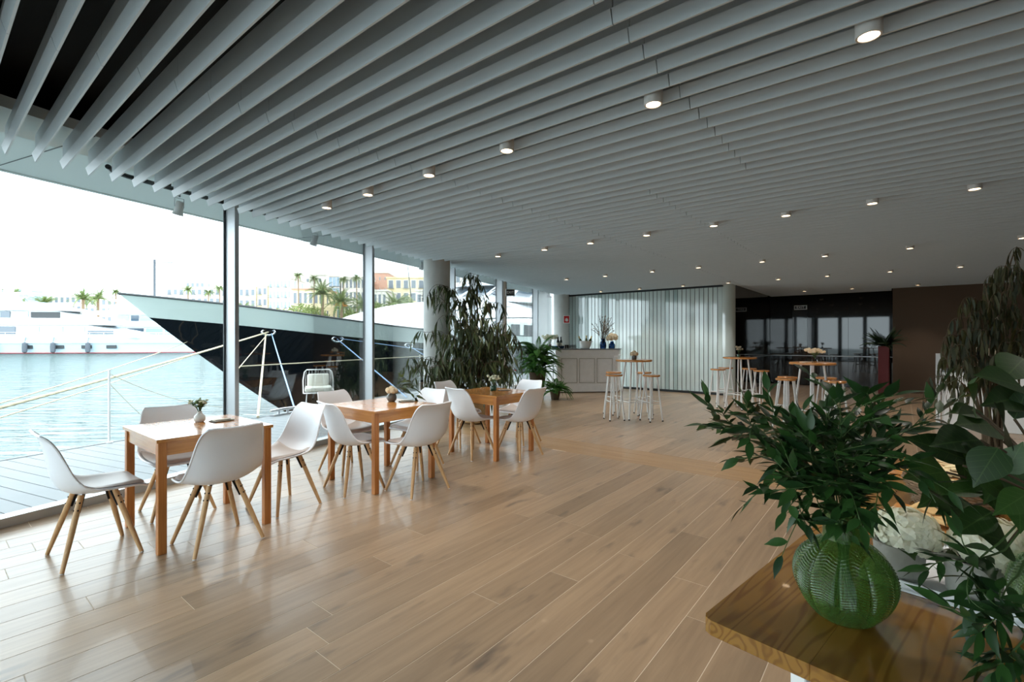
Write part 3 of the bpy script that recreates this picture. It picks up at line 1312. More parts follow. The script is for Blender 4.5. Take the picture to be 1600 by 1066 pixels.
# ------------------------------------------------------------------ pine tables
def make_table():
    root = thing('dining_table', 'x', 'table')
    a, b, h = 0.80, 0.74, 0.75
    for k in range(5):
        t = MB()
        w = b / 5
        t.box((0, -b / 2 + w * (k + .5), h - 0.011), (a, w - 0.0004, 0.022))
        part('top_plank', t, 'pine_x', root, 0, 0.0007, 1)
    for sx in (-1, 1):
        for sy in (-1, 1):
            l = MB()
            l.box((sx * (a / 2 - .035), sy * (b / 2 - .035), (h - .022) / 2), (0.05, 0.05, h - 0.022))
            part('leg', l, 'pine_z', root, 0, 0.003, 1)
    for sy in (-1, 1):
        t = MB()
        t.box((0, sy * (b / 2 - .03), h - .022 - .045), (a - .12, 0.02, 0.09))
        part('apron', t, 'pine_x', root, 0, 0.002, 1)
    for sx in (-1, 1):
        t = MB()
        t.box((sx * (a / 2 - .03), 0, h - .022 - .045), (0.02, b - .12, 0.09))
        part('apron', t, 'pine_y', root, 0, 0.002, 1)
    return root


tab = make_table()
for k, (c, lab) in enumerate(((T1, 'square pine dining table with a white bud vase, beside the window'),
                              (T2, 'square pine dining table with cream roses in a grey vase'),
                              (T3, 'square pine dining table with a small green flower pot'))):
    o = tab if k == 0 else copy_tree(tab)
    put(o, (c[0], c[1], 0), GROT, lab, 'square pine dining tables')


# small things on the dining tables
def sprig_flowers(root, z0, h, spread, n, leafm, petm, rnd, pr=0.011, ls=1.0):
    st = MB()
    lv = MB()
    fl = MB()
    sh = leaf_shape(0.03, 0.012)
    for i in range(n):
        a = rnd.uniform(0, 6.28)
        d = rnd.uniform(0.2, 1) * spread
        tip = Vector((math.cos(a) * d, math.sin(a) * d, z0 + h * rnd.uniform(0.6, 1.0)))
        pts = bez((0, 0, z0 - 0.03), (tip.x * .3, tip.y * .3, z0 + h * .5), tip, 6)
        st.tube(pts, 0.0013, 5)
        for q in range(5):
            p, dd = along(pts, 0.45 + 0.11 * q)
            s = Vector((rnd.uniform(-1, 1), rnd.uniform(-1, 1), rnd.uniform(0, .8)))
            lv.add(sh[0], sh[1], orient(p, s, (0, 0, 1), 0, ls * rnd.uniform(.6, 1.1)))
        b = flower_ball(tip, pr, 10, rnd, 0.7)
        fl.add(b.v, b.f)
    part('stems', st, 'stem_green', root)
    part('leaves', lv, leafm, root, kind='stuff', fix=False)
    part('blossoms', fl, petm, root, kind='stuff', fix=False)


def rose_bunch(root, z0, r, n, rnd, petm='petal_cream'):
    for i in range(n):
        a = 6.28 * i / max(1, n - 1) if i else 0
        d = r * 1.45 if i else 0
        c = Vector((math.cos(a) * d, math.sin(a) * d, z0 + (rnd.uniform(-.2, .3) * r if i else r * .9)))
        b = flower_ball(c, r, 34, rnd, .6, 1.0)
        o = part('rose', b, petm, root, 60, fix=False)
        st = MB()
        st.tube([(0, 0, z0 - .06), c], 0.002, 5)
        part('stem', st, 'stem_green', o)


VASE = [(0.001, 0), (0.026, 0), (0.036, 0.010), (0.041, 0.028), (0.038, 0.048), (0.020, 0.064), (0.0155, 0.075), (0.018, 0.086), (0.015, 0.086), (0.013, 0.07)]


def small_vase(name, lab, loc, prof, mat, s=1.0):
    b = MB()
    b.lathe([(r * s, z * s) for r, z in prof], 28, cap1=False)
    return tag(part(name, b, mat, loc=loc, smooth=50), lab, 'vase')


rv = random.Random(21)
p = (-2.45, 3.79, 0.75)
small_vase('bud_vase', 'small white bud vase on the pine table by the window', p, VASE, 'ceramic_white', 1.0)
t = thing('flower_sprig', 'loose green sprig with tiny pale blossoms in the white bud vase', 'flowers', p)
sprig_flowers(t, 0.085, 0.095, 0.075, 26, 'leaf_sprig', 'petal_white', rv, 0.007, 1.6)
p = (-1.25, 5.02, 0.75)
small_vase('round_vase', 'round dark grey ceramic vase holding cream roses', p, [(0.001, 0), (0.03, 0), (0.046, 0.018), (0.052, 0.045), (0.044, 0.072), (0.024, 0.088), (0.02, 0.098), (0.017, 0.098), (0.016, 0.085)], 'ceramic_grey')
t = thing('rose_posy', 'posy of cream roses in the round dark grey vase', 'flowers', p)
rose_bunch(t, 0.115, 0.026, 7, rv)
rose_t = t
p = (-0.235, 6.10, 0.75)
small_vase('flower_pot', 'small dark green glass pot of white blossoms on the pine table', p, [(0.001, 0), (0.034, 0), (0.04, 0.01), (0.04, 0.055), (0.036, 0.06), (0.033, 0.055)], 'ceramic_green')
t = thing('blossom_posy', 'posy of small white blossoms in the small green pot', 'flowers', p)
sprig_flowers(t, 0.06, 0.13, 0.09, 22, 'leaf_sprig', 'petal_white', rv, 0.012)


def card(lab, x, y, a):
    t = thing('menu_card', lab, 'card', (x, y, 0.75), a)
    b = MB()
    b.box((0, 0, 0.003), (0.15, 0.10, 0.004))
    part('back_sheet', b, 'card_dark', t)
    b = MB()
    b.box((0.012, 0.004, 0.008), (0.14, 0.095, 0.004), Matrix.Rotation(0.12, 4, 'Z'))
    part('front_sheet', b, 'card_paper', t)
    b = MB()
    b.tube([(-.055, -.03, .013), (.055, -.026, .013)], 0.003, 6)
    part('pencil', b, 'card_dark', t)


card('menu card lying beside the white bud vase', -2.30, 3.83, 0.9)
card('menu card lying beside the vase of cream roses', -1.10, 5.02, 0.3)
card('menu card lying beside the small green pot', -0.10, 6.10, 0.2)


# ------------------------------------------------------------------ bar stools and high tables
def make_stool():
    root = thing('bar_stool', 'x', 'stool')
    s = MB()
    s.lathe([(0.138, .760), (0.145, .766), (0.145, .784), (0.138, .790)], 32)
    part('seat', s, 'pine_x', root, 40)
    for k in range(4):
        a = PI / 4 + k * PI / 2
        c, d = math.cos(a), math.sin(a)
        l = MB()
        l.tube([(c * .095, d * .095, .762), (c * .185, d * .185, .010)], 0.0135, 10)
        lo = part('leg', l, 'white_paint', root, 40)
        f = MB()
        f.lathe([(0.0125, 0), (0.0145, 0.003), (0.0145, 0.02)], 10, (c * .186, d * .186, 0))
        part('foot_cap', f, 'black_metal', lo)
    for z, inset in ((0.30, 0.1505),):
        for k in range(4):
            a0, a1 = PI / 4 + k * PI / 2, PI / 4 + (k + 1) * PI / 2
            r = MB()
            zz = z + (0.03 if k % 2 else 0)
            r.tube([(math.cos(a0) * inset, math.sin(a0) * inset, zz), (math.cos(a1) * inset, math.sin(a1) * inset, zz)], 0.007, 8)
            part('rung', r, 'white_paint', root, 40)
    return root


def make_high():
    root = thing('bar_table', 'x', 'table')
    s = MB()
    s.lathe([(0.305, 1.005), (0.315, 1.012), (0.315, 1.03), (0.305, 1.04)], 48)
    part('top', s, 'pine_x', root, 40)
    for k in range(4):
        a = PI / 4 + k * PI / 2
        c, d = math.cos(a), math.sin(a)
        l = MB()
        l.tube([(c * .15, d * .15, 1.006), (c * .27, d * .27, .008)], 0.016, 10)
        lo = part('leg', l, 'white_paint', root, 40)
        f = MB()
        f.lathe([(0.015, 0), (0.0175, 0.003), (0.0175, 0.018)], 10, (c * .271, d * .271, 0))
        part('foot_cap', f, 'black_metal', lo)
    for k in range(4):
        a0, a1 = PI / 4 + k * PI / 2, PI / 4 + (k + 1) * PI / 2
        r = MB()
        q = 0.236
        r.tube([(math.cos(a0) * q, math.sin(a0) * q, .30), (math.cos(a1) * q, math.sin(a1) * q, .30)], 0.008, 8)
        part('rung', r, 'white_paint', root, 40)
    return root


stool0, high0 = make_stool(), make_high()
first = [True, True]
for (tx, ty, ta, lab, glab, stools) in (
        (2.155, 8.55, 0.25, 'round-topped high table with a grey vase, in front of the white bar', 'at the high table with the grey vase', ((1.90, 9.02, .5), (1.77, 8.38, .2), (2.45, 9.0, .1), (2.385, 8.27, .4))),
        (4.58, 9.72, 0.5, 'round-topped high table by the curved glass corner', 'at the high table by the curved glass corner', ((4.24, 9.95, .3), (4.98, 10.15, .7), (4.90, 9.50, .15), (4.62, 10.45, .5))),
        (4.66, 7.50, 0.15, 'round-topped high table with flowers in a clear glass jar', 'at the high table with the clear jar', ((4.48, 7.86, .4), (4.25, 7.50, .1), (5.02, 7.72, .6), (4.72, 7.06, .2)))):
    o = copy_tree(high0) if not first[0] else high0
    first[0] = False
    put(o, (tx, ty, 0), ta, lab, 'high round bar tables')
    for (sx, sy, sa) in stools:
        o = copy_tree(stool0) if not first[1] else stool0
        first[1] = False
        put(o, (sx, sy, 0), sa, 'white-legged round wooden stool ' + glab, 'stools ' + glab)
p = (2.16, 8.55, 1.04)
small_vase('grey_vase', 'squat dark grey vase on the high table before the bar', p, [(0.001, 0), (0.04, 0), (0.048, 0.02), (0.046, 0.06), (0.04, 0.085), (0.036, 0.085)], 'ceramic_grey')
t = thing('cream_posy', 'cream flower heads in the squat grey vase on the high table', 'flowers', p)
rose_bunch(t, 0.10, 0.030, 6, rv)
p = (4.56, 9.72, 1.04)
small_vase('green_vase', 'tiny green vase on the high table by the curved glass', p, [(0.001, 0), (0.03, 0), (0.035, 0.02), (0.03, 0.05), (0.026, 0.05)], 'ceramic_green')
t = thing('greenery_posy', 'little bunch of greenery and buds in the tiny green vase', 'flowers', p)
sprig_flowers(t, 0.05, 0.16, 0.07, 20, 'leaf_sprig', 'petal_cream', rv, 0.015)
p = (4.70, 7.50, 1.04)
b = MB()
b.lathe([(0.001, 0.004), (0.038, 0.004), (0.042, 0), (0.045, 0.01), (0.045, 0.09), (0.042, 0.09), (0.042, 0.012)], 28, cap0=False, cap1=False)
tag(part('glass_jar', b, 'clear_glass', loc=p, smooth=40), 'clear glass jar on the high table nearest the dark wall', 'jar')
t = thing('mixed_posy', 'spreading posy of pink and white flowers in the clear jar', 'flowers', p)
sprig_flowers(t, 0.08, 0.13, 0.13, 30, 'leaf_sprig', 'petal_cream', rv, 0.02)
b = MB()
b.box((0, 0, 0.006), (0.14, 0.09, 0.01))
tag(part('menu_card', b, 'card_paper', loc=(4.52, 7.44, 1.04), rotz=0.3), 'folded card on the high table with the clear jar', 'card')

# ------------------------------------------------------------------ white bar counter
BAR = (1.14, 12.55)
BROT = 0.12
bar = thing('bar_counter', 'white panelled wooden bar counter with a grey marble top', 'counter', (BAR[0], BAR[1], 0), BROT)
plan = [(0, 0), (1.66, 0), (1.92, 0.52), (-0.26, 0.52)]


def grow(poly, d):
    cx, cy = 0.83, 0.26
    return [(x + (d if x > cx else -d), y + (d if y > cy else -d)) for x, y in poly]


b = MB()
b.prism(plan, 0.10, 0.95)
part('body', b, 'aged_white', bar, 0, 0.004, 1)
b = MB()
b.prism(grow(plan, 0.015), 0.02, 0.20)
part('plinth', b, 'aged_white', bar, 0, 0.006, 1)
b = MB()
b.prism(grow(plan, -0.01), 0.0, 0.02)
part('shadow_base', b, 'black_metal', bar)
b = MB()
b.prism(grow(plan, 0.03), 0.95, 0.985)
b.prism(grow(plan, 0.015), 0.985, 1.12)
part('frieze', b, 'aged_white', bar, 0, 0.005, 1)
b = MB()
b.prism(grow(plan, 0.05), 1.12, 1.15)
part('marble_top', b, 'marble_grey', bar, 0, 0.006, 2)
for k in range(3):
    x0, x1, z0, z1 = 0.14 + 0.475 * k, 0.14 + 0.475 * k + 0.43, 0.25, 0.90
    pn = MB()
    for (a, c, d, e) in ((x0, x1, z0, z0 + .02), (x0, x1, z1 - .02, z1), (x0, x0 + .02, z0 + .02, z1 - .02), (x1 - .02, x1, z0 + .02, z1 - .02)):
        pn.box(((a + c) / 2, -0.006, (d + e) / 2), (c - a, 0.014, e - d))
    po = part('panel_moulding', pn, 'aged_line', bar, 0, 0.003, 1)
    pf = MB()
    pf.box(((x0 + x1) / 2, -0.004, (z0 + z1) / 2), (x1 - x0 - .11, 0.012, z1 - z0 - .11))
    part('panel_field', pf, 'aged_white', po, 0, 0.005, 1)
# panel on the angled end that faces the windows
dx, dy = -0.26, 0.52
ln = math.hypot(dx, dy)
Mside = Matrix(((dx / ln, dy / ln, 0, 0), (dy / ln, -dx / ln, 0, 0), (0, 0, 1, 0), (0, 0, 0, 1)))
ps = MB()
for (a, c, d, e) in ((.1, ln - .1, .25, .27), (.1, ln - .1, .88, .90), (.1, .12, .27, .88), (ln - .12, ln - .1, .27, .88)):
    ps.box(((a + c) / 2, -0.005, (d + e) / 2), (c - a, 0.014, e - d), Mside)
part('end_moulding', ps, 'aged_line', bar)
for x in (0.055, 1.605):
    cb = MB()
    cb.box((x, -0.012, 0.52), (0.07, 0.03, 0.62))
    cb.box((x, -0.022, 0.86), (0.08, 0.05, 0.06))
    cb.box((x, -0.030, 0.92), (0.09, 0.07, 0.05))
    cb.box((x, -0.020, 0.80), (0.075, 0.04, 0.03))
    cb.box((x, -0.018, 0.24), (0.085, 0.04, 0.07))
    part('pilaster', cb, 'aged_white', bar, 0, 0.004, 1)


def onbar(x, y, z=1.15):
    c, s = math.cos(BROT), math.sin(BROT)
    return (BAR[0] + c * x - s * y, BAR[1] + s * x + c * y, z)


BOT = [(0.001, 0), (0.036, 0), (0.038, 0.006), (0.038, 0.18), (0.034, 0.205), (0.017, 0.235), (0.0145, 0.25), (0.0145, 0.30), (0.016, 0.302), (0.016, 0.31), (0.001, 0.31)]


def bottle(lab, loc, mat, group, tilt=None, capm='black_metal'):
    t = thing('bottle', lab, 'bottle', loc, 0, group)
    if tilt:
        t.rotation_euler = tilt
    b = MB()
    b.lathe(BOT, 20)
    part('glass_body', b, mat, t, 40)
    b = MB()
    b.lathe([(0.0165, 0.25), (0.0165, 0.311), (0.001, 0.3115)], 16)
    part('foil', b, capm, t, 40)
    b = MB()
    b.lathe([(0.0386, 0.06), (0.0386, 0.15)], 20, cap0=False, cap1=False)
    part('paper_label', b, 'card_paper', t, 40)
    return t


for x, y in ((0.12, .30), (0.20, .30)):
    bottle('dark wine bottle standing behind the blue bowls on the bar', onbar(x, y), 'bottle_dark', 'dark wine bottles on the bar')
for k, (x, y) in enumerate(((0.0, .17), (0.18, .17))):
    b = MB()
    b.lathe([(0.05, 0), (0.07, 0.012), (0.078, 0.06), (0.080, 0.072), (0.076, 0.072), (0.066, 0.02), (0.001, 0.012)], 28, cap1=False)
    tag(part('blue_bowl', b, 'blue_glass', loc=onbar(x, y), smooth=40), 'low blue glass bowl on the bar before the dark bottles', 'bowl', 'low blue glass bowls on the bar')
b = MB()
b.lathe([(0.001, 0), (0.028, 0), (0.030, 0.004), (0.030, 0.10), (0.028, 0.10), (0.027, 0.008), (0.001, 0.006)], 18, cap1=False)
gm = b.mesh('tumbler', 'clear_glass', 40)
for k in range(12):
    x, y = 0.30 + 0.066 * (k % 5), 0.12 + 0.075 * (k // 5)
    tag(link('tumbler', gm, None, onbar(x, y)), 'empty clear tumbler in the rows of glasses on the bar', 'glass', 'clear tumblers on the bar')
bk = thing('ice_bucket', 'translucent white ice bucket holding three champagne bottles', 'ice bucket', onbar(0.84, .20))
b = MB()
b.lathe([(0.11, 0), (0.125, 0.01), (0.165, 0.19), (0.172, 0.20), (0.163, 0.20), (0.12, 0.03), (0.001, 0.02)], 36, cap1=False)
part('shell', b, 'ceramic_white', bk, 40)
for sx in (-1, 1):
    h = MB()
    h.tube([(sx * .16, -.04, .17), (sx * .19, -.03, .19), (sx * .19, .03, .19), (sx * .16, .04, .17)], 0.008, 6)
    part('handle', h, 'steel', bk, 40)
for k, (x, y, tl) in enumerate(((-0.10, 0, (0, -0.35, 0)), (0.0, -0.03, (0.12, 0.05, 0)), (0.10, 0.02, (0, 0.35, 0)))):
    bottle('champagne bottle leaning in the white ice bucket', onbar(0.84 + x * .7, .20 + y, 1.185), 'bottle_green', 'champagne bottles in the ice bucket', tl, 'foil_gold')


def glass_vase(name, lab, loc, prof, mat):
    b = MB()
    b.lathe(prof, 32, cap1=False)
    return tag(part(name, b, mat, loc=loc, smooth=40), lab, 'vase')


VB = [(0.001, 0), (0.07, 0), (0.085, 0.02), (0.09, 0.10), (0.082, 0.16), (0.055, 0.20), (0.05, 0.25), (0.056, 0.262), (0.052, 0.262), (0.046, 0.245), (0.05, 0.2), (0.078, 0.155), (0.085, 0.1), (0.08, 0.024), (0.001, 0.01)]
p1 = onbar(1.33, .22)
glass_vase('blue_vase', 'tall blue glass vase with dried grasses on the bar', p1, VB, 'blue_glass')
p2 = onbar(1.57, .20)
glass_vase('blue_vase', 'squat blue glass vase with cream hydrangeas at the bar end', p2, [(r * .95, z * .72) for r, z in VB], 'blue_glass')
t = thing('hydrangea_bunch', 'cream hydrangea heads in the squat blue vase on the bar', 'flowers', p2)
for (x, y, z, r) in ((-.06, 0, .28, .10), (.05, -.03, .30, .11), (.0, .06, .33, .09)):
    fb = flower_ball((x, y, z), r, 60, rv, 0.3)
    h = part('flower_head', fb, 'petal_cream', t, fix=False)
    st = MB()
    st.tube([(0, 0, .05), (x * .6, y * .6, z - r * .5)], 0.004, 6)
    part('stem', st, 'stem_green', h)
t = thing('dried_bouquet', 'dried grasses and brown seed heads spreading from the tall blue vase', 'bouquet', p1)
st, lv, pl_ = MB(), MB(), MB()
sh = leaf_shape(0.05, 0.016, fold=0.2)
plume = leaf_shape(0.05, 0.014, n=3)
for i in range(26):
    a = rv.uniform(0, 6.28)
    sp = rv.uniform(0.05, 0.42)
    tip = Vector((math.cos(a) * sp, math.sin(a) * sp * .6, rv.uniform(.55, .95) - sp * .35))
    pts = bez((0, 0, .05), (tip.x * .15, tip.y * .15, .4), tip, 8)
    st.tube(pts, 0.003, 5)
    tgt, shp = (lv, sh) if i % 3 else (pl_, plume)
    for q in range(16 if i % 3 else 30):
        p, d = along(pts, 0.5 + 0.5 * q / (16 if i % 3 else 30))
        v = Vector((rv.uniform(-1, 1), rv.uniform(-1, 1), rv.uniform(-.3, 1)))
        tgt.add(shp[0], shp[1], orient(p, d * .7 + v, (0, 0, 1), rv.uniform(-1, 1), rv.uniform(.6, 1.2)))
part('stems', st, 'stem_brown', t)
part('leaves', lv, 'dried_grey', t, kind='stuff', fix=False)
part('plumes', pl_, 'dried_brown', t, kind='stuff', fix=False)
t = thing('white_posy', 'white blooms and greenery at the window end of the bar', 'flowers', onbar(-.12, .22))
b = MB()
b.lathe([(0.001, 0), (0.045, 0), (0.05, 0.01), (0.045, 0.11), (0.04, 0.11)], 20)
part('pot', b, 'ceramic_grey', t, 40)
sprig_flowers(t, 0.11, 0.24, 0.22, 34, 'leaf_sprig', 'petal_white', rv, 0.035)


# ------------------------------------------------------------------ ferns by the bar
def frond_mesh(L, w, droop, mat, n=22):
    mb = MB()
    pts = [Vector((L * t, 0, L * (0.75 * t - droop * t * t))) for t in [i / n for i in range(n + 1)]]
    mb.tube(pts, 0.004, 4)
    for i in range(2, n + 1):
        t = i / n
        wl = w * math.sin(PI * min(1, t ** 0.7 * 0.98)) + 0.01
        for s in (-1, 1):
            sh = leaf_shape(wl, L / n * 1.7, n=3, curl=0.25)
            mb.add(sh[0], sh[1], orient(pts[i], Vector((0.35, s, -0.1)), (0, 0, 1)))
    return mb.mesh('frond', mat, 0, fix=False)


def fern(lab, loc, n, L, potr, poth, mat, rnd, cat='fern', name='potted_fern', potmat='stone_grey', lift=0.0):
    t = thing(name, lab, cat, loc)
    b = MB()
    b.lathe([(potr * .75, 0), (potr, poth * .9), (potr * 1.06, poth), (potr * .9, poth), (potr * .85, poth * .9), (0.001, poth * .88)], 24, cap1=False)
    part('pot', b, potmat, t, 40)
    ms = [frond_mesh(L * s, L * .16, d, mat) for s, d in ((1, .85), (.85, .6), (.7, .35), (1.05, 1.15))]
    for i in range(n):
        o = link('frond', ms[rnd.randrange(4)], t)
        a = 6.28 * i / n * 3.1
        o.location = (math.cos(a) * potr * .3, math.sin(a) * potr * .3, poth * .9 + lift * rnd.random())
        o.rotation_euler = (0, -rnd.uniform(-.5, .6), a)
        s = rnd.uniform(.75, 1.1)
        o.scale = (s, s, s)
    return t


rf = random.Random(9)
fern('large bushy green fern standing between the bar and the windows', (0.62, 11.75, 0), 130, 0.56, 0.2, 0.6, 'leaf_fern', rf, lift=0.62, potmat='stem_brown')
fern('small fern on the floor at the foot of the white bar', (1.0, 11.2, 0), 60, 0.40, 0.12, 0.2, 'leaf_fern', rf, lift=0.15, potmat='stem_brown')
# low white table with water bottles by the door
t = thing('side_table', 'low white side table with water bottles by the glass door', 'table', (-0.02, 10.75, 0), WROT)
b = MB()
b.box((0, 0, .40), (.5, .8, .03))
part('top', b, 'white_paint', t, 0, 0.004, 1)
for sx in (-1, 1):
    for sy in (-1, 1):
        b = MB()
        b.box((sx * .22, sy * .37, .1925), (.03, .03, .385))
        part('leg', b, 'white_paint', t)
for k, (dx, dy) in enumerate(((-.1, .1), (.02, .14), (.10, .0), (-.02, -.12))):
    w = thing('water_bottle', 'clear water bottle with a red cap on the low white table', 'bottle', (-0.02 + dx, 10.75 + dy, 0.415), 0, 'water bottles by the glass door')
    b = MB()
    b.lathe([(0.001, 0), (0.04, 0), (0.042, .01), (0.042, .2), (0.03, .24), (0.014, .265), (0.014, .285)], 18, cap1=False)
    part('body', b, 'clear_glass', w, 40)
    b = MB()
    b.lathe([(0.017, .28), (0.017, .305), (0.001, .306)], 14)
    part('cap', b, 'plastic_red', w, 40)

# ------------------------------------------------------------------ tall weeping plant beside the column
rw = random.Random(31)
WP = Vector((-0.62, 8.10, 0))
wp = thing('weeping_plant', 'tall weeping fig with long drooping leaves beside the concrete column', 'plant', WP)
b = MB()
b.lathe([(0.17, 0), (0.22, 0.03), (0.23, 0.15), (0.20, 0.28), (0.215, 0.34), (0.20, 0.345), (0.17, 0.30), (0.001, 0.29)], 28, cap1=False)
part('burlap_sack', b, 'burlap', wp, 50, label='brown burlap sack around the pot')
plant = Plant(wp, [leaf_shape(0.21, 0.034, curl=0.35), leaf_shape(0.17, 0.030, curl=0.15), leaf_shape(0.24, 0.036, curl=0.55)], 'leaf_weeping')
TIPS = [(668, 462, 8.3), (690, 448, 8.2), (716, 470, 8.15), (735, 452, 8.0), (748, 432, 8.3), (768, 475, 8.6), (785, 505, 8.2), (800, 520, 8.5), (745, 500, 7.8), (722, 515, 7.7),
        (770, 535, 7.8), (700, 525, 8.0), (660, 520, 8.1), (632, 562, 7.7), (645, 590, 7.5), (672, 575, 7.6), (700, 565, 7.5), (735, 560, 7.5), (765, 570, 7.7), (790, 560, 8.2), (690, 600, 7.4), (755, 605, 7.5), (720, 590, 7.45), (778, 545, 8.5),
        (728, 490, 8.4), (752, 515, 8.4), (712, 545, 7.9), (782, 525, 7.9), (741, 540, 7.9), (762, 500, 8.0), (705, 495, 8.2), (796, 548, 8.1), (804, 575, 8.0), (788, 590, 7.8), (775, 515, 8.3), (792, 530, 8.6), (640, 575, 7.6), (655, 600, 7.5)]
for i, (u, v, y) in enumerate(TIPS):
    tip = at(u, v, min(y, 7.85) if u < 706 else y) - WP
    base = Vector((rw.uniform(-.06, .06), rw.uniform(-.06, .06), .28))
    mid = Vector((tip.x * .35, tip.y * .35, max(tip.z * 1.08, tip.z + .12)))
    pts = bez(base, mid, tip, 16)
    sm = MB()
    sm.tube(pts, [0.010 - 0.0075 * k / 16 for k in range(17)], 6)
    so_ = part('stem', sm, 'stem_brown', wp, 60)
    # drooping end and side twigs
    tw = [pts[8:]]
    for k in range(7):
        p, d = along(pts, rw.uniform(.45, .98))
        a = rw.uniform(0, 6.28)
        e = p + Vector((math.cos(a) * .30, math.sin(a) * .30, -rw.uniform(.05, .30)))
        q = bez(p, p + Vector((math.cos(a) * .20, math.sin(a) * .20, .10)), e, 8)
        sm2 = MB()
        sm2.tube(q, 0.0025, 4)
        part('twig', sm2, 'stem_brown', so_)
        tw.append(q)
    for q in tw:
        nl = 7
        for k in range(nl):
            p, d = along(q, (k + .6) / nl)
            a = rw.uniform(0, 6.28)
            dd = Vector((math.cos(a) * .6, math.sin(a) * .6, -rw.uniform(.6, 1.3)))
            plant.leaf(orient(p, dd, (math.cos(a), math.sin(a), .4), rw.uniform(-.6, .6), rw.uniform(.75, 1.2)), rw.randrange(3))
plant.finish()

# ------------------------------------------------------------------ palm in the tall red planter by the far wall
pc = G(-0.36, 15.55)
t = thing('palm_planter', 'dark palm in a tall square red planter before the brown wall', 'plant', pc, GROT)
b = MB()
b.prism([(-.11, -.11), (.11, -.11), (.12, .12), (-.12, .12)], 0, 1.22)
part('planter', b, 'red_paint', t, 0, 0.006, 1)
pf_me = [frond_mesh(.5, .11, d, 'leaf_dark_palm', 16) for d in (.5, .8, .2)]
for i in range(26):
    o = link('frond', pf_me[i % 3], t, (0, 0, 1.2))
    o.rotation_euler = (0, -rf.uniform(-.15, .7), 6.28 * i / 26 * 5)
b = MB()
b.tube([(0, 0, 1.15), (0, 0, 1.3)], .03, 8)
part('trunk', b, 'stem_brown', t)

# ------------------------------------------------------------------ white buffet on the right
bc = G(0.52, 10.2)
bf = thing('buffet_counter', 'white draped buffet counter half hidden behind the hanging foliage', 'counter', bc, GROT)
b = MB()
b.box((1.1, .35, .44), (2.2, .7, .88))
part('body', b, 'white_paint', bf, 0, 0.01, 2)
b = MB()
b.box((1.1, .35, .895), (2.24, .74, .03))
part('top', b, 'marble_grey', bf, 0, 0.004, 1)
b = MB()
b.box((-.05, .55, .58), (.06, .06, 1.16))
part('post', b, 'white_paint', bf)


def onbuf(x, y, z=.91):
    v = Vector((bc.x, bc.y, 0)) + Vector((CG * x + SG * y, -SG * x + CG * y, z))
    return v


for k, (x, y, pm) in enumerate(((.55, .3, 'petal_cream'), (1.0, .35, 'petal_cream'), (1.35, .3, 'petal_white'))):
    t = thing('table_bouquet', ('cream bouquet in a grey pot at the post end of the buffet', 'cream bouquet in a grey pot midway along the buffet', 'white bouquet in a grey pot on the buffet')[k], 'flowers', onbuf(x, y))
    b = MB()
    b.lathe([(0.001, 0), (.05, 0), (.06, .01), (.065, .12), (.06, .12)], 20)
    part('pot', b, 'ceramic_grey', t, 40)
    sprig_flowers(t, .12, .22, .18, 30, 'leaf_sprig', pm, rv, .03)
for k, (x, y, mt) in enumerate(((.22, .2, 'plastic_red'), (.30, .28, 'blue_glass'), (.40, .2, 'bottle_dark'))):
    bottle(('short bottle with a red wrapper near the buffet post', 'blue glass bottle near the buffet post', 'dark bottle near the buffet post')[k], onbuf(x, y), mt, None)

# ------------------------------------------------------------------ large hanging gum foliage on the right
rg = random.Random(77)
GP = Vector((3.72, 3.75, 0))
gp_ = thing('gum_tree', 'tall potted gum with thin brown-green hanging leaves by the buffet', 'plant', GP)
b = MB()
b.lathe([(.16, 0), (.21, .38), (.225, .40), (.19, .40), (.001, .36)], 28, cap1=False)
part('pot', b, 'stone_grey', gp_, 40)
plant = Plant(gp_, [leaf_shape(.11, .020, curl=.35), leaf_shape(.13, .023, curl=.2), leaf_shape(.09, .018, curl=.6)], 'leaf_gum')
TG = [(1600, 392, 3.5), (1576, 420, 3.6), (1556, 436, 3.7), (1536, 448, 3.6), (1518, 470, 3.5), (1500, 500, 3.6), (1492, 520, 3.5), (1474, 528, 3.5), (1468, 565, 3.45), (1456, 592, 3.4), (1530, 520, 3.4), (1560, 500, 3.4), (1590, 480, 3.5), (1512, 560, 3.3), (1548, 560, 3.3), (1580, 540, 3.3), (1620, 440, 3.6), (1640, 500, 3.5),
      (1486, 545, 3.4), (1525, 490, 3.5), (1545, 475, 3.5), (1572, 460, 3.4), (1596, 430, 3.5), (1610, 520, 3.4), (1500, 575, 3.3)]
for (u, v, y) in TG:
    tip = at(u, v, y) - GP
    base = Vector((rg.uniform(-.05, .05), rg.uniform(-.05, .05), .36))
    pts = bez(base, Vector((tip.x * .3, tip.y * .3, tip.z * 1.12)), tip, 16)
    sm = MB()
    sm.tube(pts, [.009 - .007 * k / 16 for k in range(17)], 6)
    so_ = part('stem', sm, 'stem_brown', gp_, 60)
    for k in range(5):
        p, d = along(pts, rg.uniform(.5, 1.0))
        a = rg.uniform(0, 6.28)
        e = p + Vector((math.cos(a) * .09, math.sin(a) * .09, -rg.uniform(.08, .28)))
        q = bez(p, p + Vector((math.cos(a) * .08, math.sin(a) * .08, .06)), e, 8)
        sm2 = MB()
        sm2.tube(q, .0018, 4)
        part('twig', sm2, 'stem_brown', so_)
        for j in range(8):
            pp, _ = along(q, (j + .8) / 8.0 if j < 7 else 1.0)
            aa = rg.uniform(0, 6.28)
            dd = Vector((math.cos(aa) * .3, math.sin(aa) * .3, -1))
            plant.leaf(orient(pp, dd, (math.cos(aa), math.sin(aa), .3), rg.uniform(-.8, .8), rg.uniform(.7, 1.2)), rg.randrange(3))
plant.finish()

